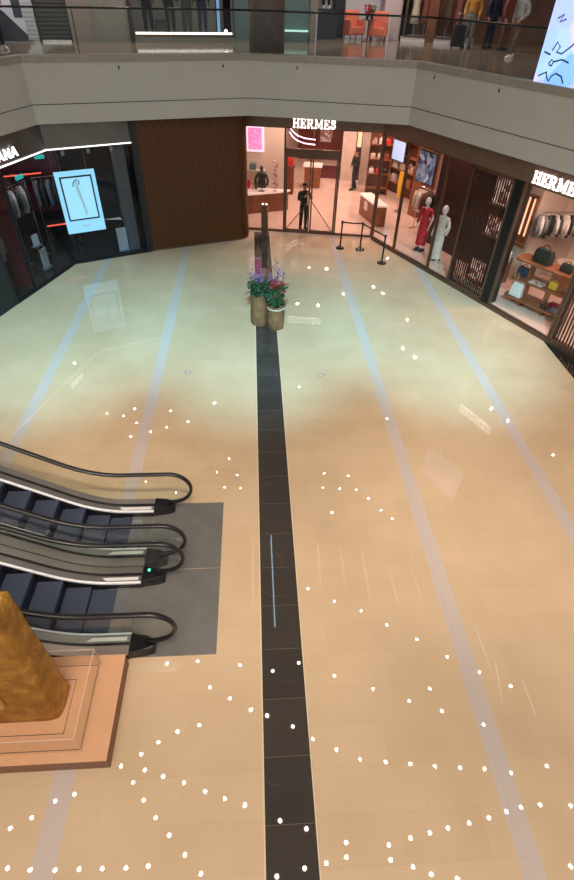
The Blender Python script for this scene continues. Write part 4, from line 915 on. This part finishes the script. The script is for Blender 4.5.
struct(bx(3.75, 4.42, 0, .25, ZU, 8.9), 'wall_upper_taupe', 'taupe', U)
struct(bx(4.42, 5.62, .05, .2, ZU, 8.9), 'wall_upper_green', 'greenwall', U)
struct(bx(5.62, 5.76, -.04, .3, ZU, 8.9), 'trim_upper_post', 'charcoal', U)
struct(bx(5.76, 9.2, -.02, 1.7, ZU, ZU+.2), 'trim_display_base', 'greenwall', U)
struct(bx(5.76, 9.2, 1.7, 1.8, ZU, 8.9), 'wall_display_back', 'greenwall', U)
struct(bx(5.80, 9.15, .06, .12, ZU+.2, ZU+.275), 'trim_display_glow', 'glow', U)
window(12, U, 5.78, 9.2, ZU+.205, 8.6, 'sglass', .05, 'both')
for i, (x, b, s) in enumerate(((6.35, 'suit', -5), (7.12, 'suit', 10), (7.70, 'dgrey', -10), (8.25, 'navy', 10))):
    mt = thing('mannequin', ['black mannequin beside the dark post of the upper display window', 'black mannequin in a long coat, second in the upper display window', 'mannequin in charcoal clothes, third in the upper display window', 'mannequin in navy clothes near the bright lamp of the upper display window'][i], 'mannequin', U, x, .75, ZU+.2, R(s), 'mannequins in the upper display window')
    qq = dict(POSE); human(mt, qq, 'mblack', False); clothes(mt, qq, 'torso', b, 'jacket', .03); clothes(mt, qq, 'legs', b, 'trousers', .02)
    MB().lathe([(.18, 0), (.18, .012), (.02, .014)], 18).build('base_plate', 'steel', mt)
handbag('bag', 'black bag standing in the upper display window beside the first mannequin', U, 6.75, .55, ZU+.2, .42, .4, .2)
for x, zz, mt_, nm in ((8.78, .36, 'bluestrip', 'blue'),):
    t = thing('light_strip', 'upright blue light strip at the end of the upper display window', 'lamp', U, x, .5, ZU+.2); bx(-.05, .05, 0, .05, 0, 2.4).build('lens', mt_, t); bx(-.08, .08, .05, .09, 0, 2.4).build('housing', 'black', t)
t = thing('floor_lamp', 'small bright lamp on the base of the upper display window', 'lamp', U, 8.98, .3, ZU+.2); MB().lathe([(.05, 0), (.05, .03), (.02, .04)], 10).build('base', 'black', t); MB().ell((0, 0, .10), (.06, .06, .06), 10, 8).build('bulb', 'postlight', t)
struct(MB().lathe([(.56, ZU), (.56, 8.9)], 28), 'wall_column', 'column', Frame((.52, 20.5), 0), smooth=True)
# mint lit shop and pale shop
struct(bx(-.7, 2.2, 24.2, 24.4, ZU, 8.9), 'wall_upper_mint', 'tealwall')
struct(bx(1.2, 2.15, 23.95, 24.2, ZU, ZU+.3), 'trim_mint_base', 'tealwall')
struct(bx(1.2, 2.13, 23.93, 24.18, ZU+.3, ZU+.345), 'trim_mint_glow', 'tealglow')
struct(bx(2.18, 2.45, 23.8, 24.4, ZU, 8.9), 'trim_pale_pier', 'taupe')
struct(bx(2.2, 6.1, 27.0, 27.2, ZU, 8.9), 'wall_upper_pale', 'whitewall')
struct(bx(2.5, 3.35, 25.4, 27.0, ZU, ZU+.9), 'wall_low_dark', 'charcoal')
t = thing('wall_cabinet', 'dark cabinet against the pale wall of the upper cafe', 'cabinet', WORLD, 3.6, 26.75, ZU); bx(-.22, .22, -.2, .2, 0, 2.2).build('body', 'blackmatte', t, bevel=.01); bx(-.20, .20, -.215, -.2, .08, 2.1).build('cabinet_door', 'charcoal', t)
qq = dict(POSE); mt = thing('mannequin', 'dark dressed mannequin before the pale wall of the upper shop', 'mannequin', WORLD, 3.0, 26.2, ZU+.9, 0); human(mt, qq, 'manne', False); clothes(mt, qq, 'torso', 'dgrey', 'jacket', .025); clothes(mt, qq, 'legs', 'suit', 'trousers', .02)
def armchair(label, x, y, rot):
    t = thing('armchair', label, 'armchair', WORLD, x, y, ZU, rot)
    bx(-.26, .26, -.30, .26, .16, .42).build('seat', 'coral', t, bevel=.04); bx(-.32, .32, .20, .36, .16, .90).build('backrest', 'coral', t, bevel=.05)
    for s in (-1, 1): bx(-.06, .06, -.30, .26, .14, .62).build('armrest', 'coral', t, (s*.30, 0, 0), bevel=.035)
    for a in (-1, 1):
        for b in (-.24, .26): MB().lathe([(.018, 0), (.024, .16)], 8).build('leg', 'black', t, (a*.27, b, 0))
armchair('coral armchair farther from the brown shop window on the upper floor', 4.12, 25.85, R(20))
armchair('coral armchair beside the pinkish wall on the upper floor', 5.0, 25.3, R(-15))
t = thing('cafe_table', 'small dark round table between the two coral armchairs', 'table', WORLD, 4.55, 25.05, ZU); MB().lathe([(.2, 0), (.2, .02), (.03, .03), (.03, .62), (.25, .64), (.25, .67)], 18).build('table_body', 'dwood', t)
for i, (x, m_, lab) in enumerate(((4.47, 'redp', 'potted red flowers on the small table between the coral armchairs'), (4.64, 'leafb', 'leafy green pot plant on the small table between the coral armchairs'))):
    t = thing('potted_plant', lab, 'plant', WORLD, x, 25.05, ZU+.67); MB().lathe([(.05, 0), (.07, .12), (.06, .12)], 12).build('pot', 'black', t); f = MB(); rs = random.Random(i)
    for k in range(40):
        v = Vector((rs.uniform(-.14, .14), rs.uniform(-.12, .12), rs.uniform(.13, .42))); f.tube([(v.x*.2, v.y*.2, .11), v], .004, 4); f.ell(v, (.035, .03, .02), 6, 4)
    f.build('foliage', m_, t)
struct(bx(5.3, 6.0, 26.0, 26.2, ZU, 8.9), 'wall_upper_pink', 'pinkwall')
U2 = Frame((6.0, 25.6), R(-30))
struct(bx(0, 2.6, 1.5, 1.6, ZU, 8.9), 'wall_brown_back', 'dwood', U2)
struct(bx(0, 2.6, -.02, 1.5, ZU, ZU+.16), 'trim_brown_base', 'whitewall', U2)
window(13, U2, .1, 2.55, ZU+.18, 8.6, 'sglass', .06, 'both')
struct(bx(0.98, 1.34, -.03, .3, ZU, 8.9), 'trim_brown_pier', 'dwood', U2)
for i, (x, c_) in enumerate(((.28, 'creamcloth'), (.72, 'rust'), (1.56, 'browncloth'), (1.96, 'rust'), (2.36, 'greyc'))):
    mt = thing('dress_form', '%s garment on a dress form, %s along the brown upper shop window' % (cn[c_], ORD[i]), 'dress form', U2, x, .6, ZU+.16, 0, 'dress forms in the brown upper window')
    MB().lathe([(.16, 0), (.16, .02), (.02, .03), (.02, .5)], 14).build('stand', 'steel', mt)
    MB().loft([[(r*C_(2*PI*j/14), .75*r*S_(2*PI*j/14), z) for j in range(14)] for r, z in ((.19, .38), (.17, .7), (.14, .95), (.18, 1.2), (.16, 1.33), (.05, 1.38))]).build('garment', c_, mt, smooth=True)
struct(bx(8.2, 14, 25.6, 25.8, ZU, 8.9), 'wall_upper_east', 'dwood')
struct(bx(-14, 14, 30.5, 30.7, ZU, 8.9), 'wall_upper_rear', 'upwall')
t = thing('suitcase', 'black upright suitcase on the upper walkway before the brown window', 'suitcase', WORLD, 7.5, 23.1, ZU); bx(-.22, .22, -.13, .13, .05, .68).build('shell', 'bag', t, bevel=.04); MB().tube([(-.1, .1, .66), (-.1, .1, .98), (.1, .1, .98), (.1, .1, .66)], .012, 6).build('handle', 'steel', t)
for a in (-.17, .17): MB().lathe([(.025, 0), (.03, .02), (.025, .06)], 10).build('wheel', 'black', t, (a, 0, 0))
person('person in an ochre top and grey trousers standing behind the black suitcase', WORLD, 7.95, 23.35, ZU, R(-20), {}, 'ochre', 'greyc')
person('person in dark navy clothes next to the one in ochre', WORLD, 8.75, 23.4, ZU, R(15), {}, 'navy', 'navy')
person('person in rust brown clothes standing between the navy and the grey topped ones', WORLD, 9.05, 22.7, ZU, R(30), {}, 'rust', 'browncloth')
person('person in a grey top, brown trousers and white shoes walking by the railing', WORLD, 8.45, 20.3, ZU, R(-60), dict(kl=(.10, -.14, .5), al=(.11, -.18, .085), ar=(-.11, .2, .10), wl=(.22, -.22, .98), er=(-.24, .08, 1.12), wr=(-.2, -.02, .9)), 'greyc', 'browncloth', 'whitecloth')
person('person in dark trousers and blue top at the railing near the hoarding', WORLD, -7.22, 19.0, ZU, R(60), dict(el=(.26, -.08, 1.14), wl=(.18, -.26, 1.08)), 'bluecloth', 'navy', 'whitecloth')
struct(MB().prism([g_ for g_ in ((-6.75, 20.9), (-6.25, 21.0), (-5.75, 18.0), (-6.2, 17.9))], ZU, ZU+.004), 'floor_upper_stripe', 'ustripe')
# lit column
LF = Frame((6.72, 14.48), math.atan2(-.894, .447))
t = thing('lit_screen_column', 'blue and violet lit screen block behind the balcony glass', 'screen', LF, 0, 0.02, ZU)
bx(0, 1.85, .06, .8, 0, 1.75).build('core', 'black', t)
bx(.0, .915, .02, .058, 0.02, 1.72).build('screen_panel', 'ledscreen', t); bx(.925, 1.84, .02, .058, 0.02, 1.72).build('screen_panel', 'ledscreen', t)
bx(-.012, -.002, .02, .8, 0.02, 1.72).build('screen_panel', 'ledscreen', t)
def scr(pts, n='ink_stroke'): MB().tube([(a, .016, b) for a, b in pts], .016, 6).build(n, 'ink', t)
scr([(.10, .17), (.30, .26), (.34, .16), (.42, .10), (.46, .20), (.55, .26), (.72, .22), (.82, .10)])
scr([(.28, .42), (.34, .50), (.40, .46), (.37, .38), (.30, .40)]); scr([(.40, .46), (.60, .52), (.80, .48)])
scr([(.08, .62), (.26, .58)]); scr([(.28, .66), (.36, .82), (.46, .74), (.40, .64), (.55, .62), (.75, .78), (.86, .92)])
scr([(.18, 1.22), (.32, 1.30), (.26, 1.16), (.40, 1.22)])
# upper ceiling
struct(MB().prism([(p.x, p.y) for p in ps]+[(14, 6.7), (14, 31), (-14, 31), (-14, 7.9)], 8.9, 9.1), 'ceiling_upper', 'ceil')
struct(bx(-11, 11, -1, 22, 11.6, 11.75), 'ceiling', 'ceil')
DL = [(-3.55,8.78), (-2.42,8.82), (-0.83,8.61), (-1.91,7.85), (-1.17,7.43), (-0.43,7.0), (0.14,6.8), (-2.91,6.42), (-2.19,6.59), (-3.52,6.13), (-4.04,5.79), (-4.63,5.48), (-3.85,5.33), (-4.17,5.0), (-3.24,5.12), (-2.56,4.91), (-1.87,4.64), (-1.24,4.42), (-0.62,4.21), (-3.76,4.51), (-3.33,4.03), (-2.87,3.58), (-2.36,3.09), (-1.86,2.64), (-7.07,4.22), (-7.63,3.99), (-5.94,4.77), (-6.49,4.62), (-7.4,3.05), (-6.74,2.98), (-6.03,2.94), (-5.35,2.92), (-4.7,2.9), (-4.02,2.88), (-3.39,2.89), (2.0,11.72), (3.05,11.1), (4.09,10.63), (5.02,9.96), (6.09,9.32), (7.08,8.57), (8.13,7.94), (2.67,8.06), (4.02,7.52), (5.25,7.05), (6.1,7.44), (6.33,6.66), (7.67,6.15), (9.13,7.39), (1.67,5.98), (2.43,5.62), (3.18,5.3), (4.02,5.18), (4.82,5.09), (5.62,4.98), (6.43,4.9), (7.24,4.82), (8.08,4.67), (9.34,4.81), (8.66,3.77), (8.03,3.74), (7.53,3.65), (6.92,3.52), (6.26,3.42), (5.57,3.33), (4.98,3.24), (4.37,3.15), (3.68,3.02), (2.41,3.14), (2.37,2.8), (3.66,2.67), (4.28,2.48), (4.77,2.29), (1.76,2.69), (9.62,3.7), (8.92,2.25), (5.5,2.15), (0.39,8.33), (1.38,8.59), (0.15,6.78), (1.02,6.4), (0.46,3.77), (1.25,3.53), (0.31,2.47), (1.12,2.61), (-0.41,7.01), (-0.84,8.61), (-0.62,4.23), (8.07,20.91), (9.7,20.83), (10.18,19.94), (8.69,18.65), (9.52,16.22), (10.51,14.53), (3.44,18.49), (4.67,18.26), (3.24,17.49), (4.11,17.37), (4.93,17.28), (3.52,15.83), (5.46,16.67), (5.94,15.91), (6.39,15.34), (-8.11,21.23), (-1.56,19.73), (-2.16,18.74), (-1.09,18.48), (-0.9,17.56), (-1.72,17.65), (-5.72,18.17), (-4.12,17.37)]
DU = [(6.57,19.61), (-6.7,20.16), (-5.95,19.6), (-5.17,18.93), (-6.07,18.6), (-4.44,19.23), (-4.39,20.52), (-3.44,19.64)]
LL = [(2.65, 13.95, 2.54, 11.64), (3.63, 13.75, 3.6, 11.6), (4.6, 13.49, 4.54, 10.86), (5.64, 12.76, 5.7, 10.59), (6.62, 12.72, 6.75, 10.77), (8.59, 9.81, 8.59, 8.08), (8.89, 8.37, 8.59, 6.75), (9.63, 7.59, 9.64, 6.37), (-0.31, 14.34, -0.32, 11.29), (0.52, 14.59, 0.54, 10.06)]
def lens(r, z): return MB().lathe([(r*.3, 0), (r, .004), (r, .012)], 12)
def lamps(par, pts, z, r):
    base = lens(r, z).build('downlight', 'downlight', par, (*pts[0], z))
    for p in pts[1:100]: c = base.copy(); C.objects.link(c); c.parent = par; c.location = (*p, z)
    if len(pts) > 100:
        m = MB()
        for p in pts[100:]: m.lathe([(r*.3, 0), (r, .004), (r, .012)], 12, (*p, z))
        o = m.build('downlight', 'downlight', par); o['kind'] = 'stuff'
DL = [p for p in DL if p[1] < 21.5]
lamps(D.objects['ceiling'], DL, 11.583, .062)
lamps(D.objects['ceiling_upper'], DU, 8.88, .06)
for i, (a, b, c, e) in enumerate(LL):
    l = math.hypot(c-a, e-b); an = math.atan2(e-b, c-a)
    bx(0, l, -.022, .022, -.01, 0).build('linear_lamp', 'bline' if i == 9 else 'linelight', D.objects['ceiling'], (a, b, 11.595), an)

# ------------------------------------------------------------------ light
def area(name, loc, size, power, col, target=None, sy=None):
    l = D.lights.new(name, 'AREA'); l.energy = power; l.color = col; l.size = size
    if sy: l.shape = 'RECTANGLE'; l.size_y = sy
    o = D.objects.new(name, l); C.objects.link(o); o.location = loc
    if target: o.rotation_euler = (Vector(target)-Vector(loc)).to_track_quat('-Z', 'Y').to_euler()
    return o
def down(name, loc, power, col):
    l = D.lights.new(name, 'SPOT'); l.energy = power; l.color = col; l.spot_size = R(150); l.spot_blend = .6; l.shadow_soft_size = .025
    o = D.objects.new(name, l); C.objects.link(o); o.location = loc; return o
def spot(name, loc, target, power, col, ang, blend=1., rad=.3):
    l = D.lights.new(name, 'SPOT'); l.energy = power; l.color = col; l.spot_size = R(ang); l.spot_blend = blend; l.shadow_soft_size = rad
    o = D.objects.new(name, l); C.objects.link(o); o.location = loc
    o.rotation_euler = (Vector(target)-Vector(loc)).to_track_quat('-Z', 'Y').to_euler(); return o
area('atrium_warm_fill', (0, -2.6, 11.2), 9, 1330, (1, .87, .71), (0, 2.5, 0), 5)  # unseen warm fill added to brighten the near floor like the many downlights
for x, p in ((-3, 3000), (0, 2300), (3, 3000)): spot('atrium_warm_fill_spot', (x, .8, 11.3), (x*2.2, 7.2, 0), p, (1, .85, .70), 52, 1., .4)  # unseen warm spots added to lift the middle floor and its sides
for x in (-5.5, 0, 5.5):
    spot('atrium_cool_fill_spot', (x*.6, .6, 11.3), (x, 13.3, 0), 16500, (.30, .80, 1.0), 30, 1., .4)  # unseen cool spots added to tint the far floor mint
# boutique lamps
for x, y, p in ((-1.0, 1.3, 45), (1.0, 2.2, 120), (1.2, 6.5, 170), (3.2, 3.6, 80), (4.6, 8.5, 130)):
    for dx in (-.5, .5): down('boutique_ceiling_lamp', FC.w(x+dx, y, 4.2), p*1.7, (1, .66, .56))
for x, y, p in ((.5, 2.6, 60), (2.4, .85, 45), (7.2, 1.2, 95), (10, 1.2, 70), (-3, 3.2, 60)):
    for dx in (-.4, .4): down('window_lamp', FR.w(x+dx, y, 4.1), p*1.9, (1, .66, .55))
for fr, x, y, p in ((FL, .3, 1.2, 25), (FL, 1.6, 1.2, 22), (FL2, 2.6, 1.0, 35), (FL2, 4.0, 1.0, 45)): down('fashion_shop_lamp', fr.w(x, y, 4.1), p, (.96, .93, .97))
for x, y, p in ((-7, 20.6, 30), (-3, 21, 40), (1.5, 22.3, 45), (4.5, 24.5, 70), (7.5, 23.2, 45), (7.5, 18.5, 40)):
    for dx in (-.8, .8): down('upper_walkway_lamp', (x+dx, y, 8.8), p*2.0, (1, .92, .88))
for x in (6.4, 7.4, 8.4): down('upper_display_lamp', U.w(x, .9, 8.7), 45, (.95, .97, 1))
down('upper_hoarding_lamp', U.w(1.8, -1.2, 8.7), 110, (.95, .96, 1))
w = D.worlds.new('hall_ambience'); bpy.context.scene.world = w; w.use_nodes = True
w.node_tree.nodes['Background'].inputs[0].default_value = (.92, .93, 1., 1); w.node_tree.nodes['Background'].inputs[1].default_value = .35

# ------------------------------------------------------------------ camera
cam = D.cameras.new('camera'); co = D.objects.new('camera', cam); C.objects.link(co)
CAM = [[0.9982, 0.018631, -0.057011], [-0.054805, 0.669481, -0.740805], [0.024366, 0.742596, 0.669297]]
mw = Matrix(CAM).to_4x4(); mw.translation = (0, 0, 7.5); co.matrix_world = mw
cam.sensor_fit = 'VERTICAL'; cam.sensor_height = 24; cam.lens = 509.946/880*24; cam.clip_start = .05; cam.clip_end = 200
sc = bpy.context.scene; sc.camera = co
vs = sc.view_settings; vs.view_transform = 'Standard'; vs.look = 'None'; vs.gamma = 1; vs.exposure = 0
sc.cycles.use_denoising = True; sc.cycles.max_bounces = 10; sc.cycles.transparent_max_bounces = 16; sc.cycles.sample_clamp_indirect = 4
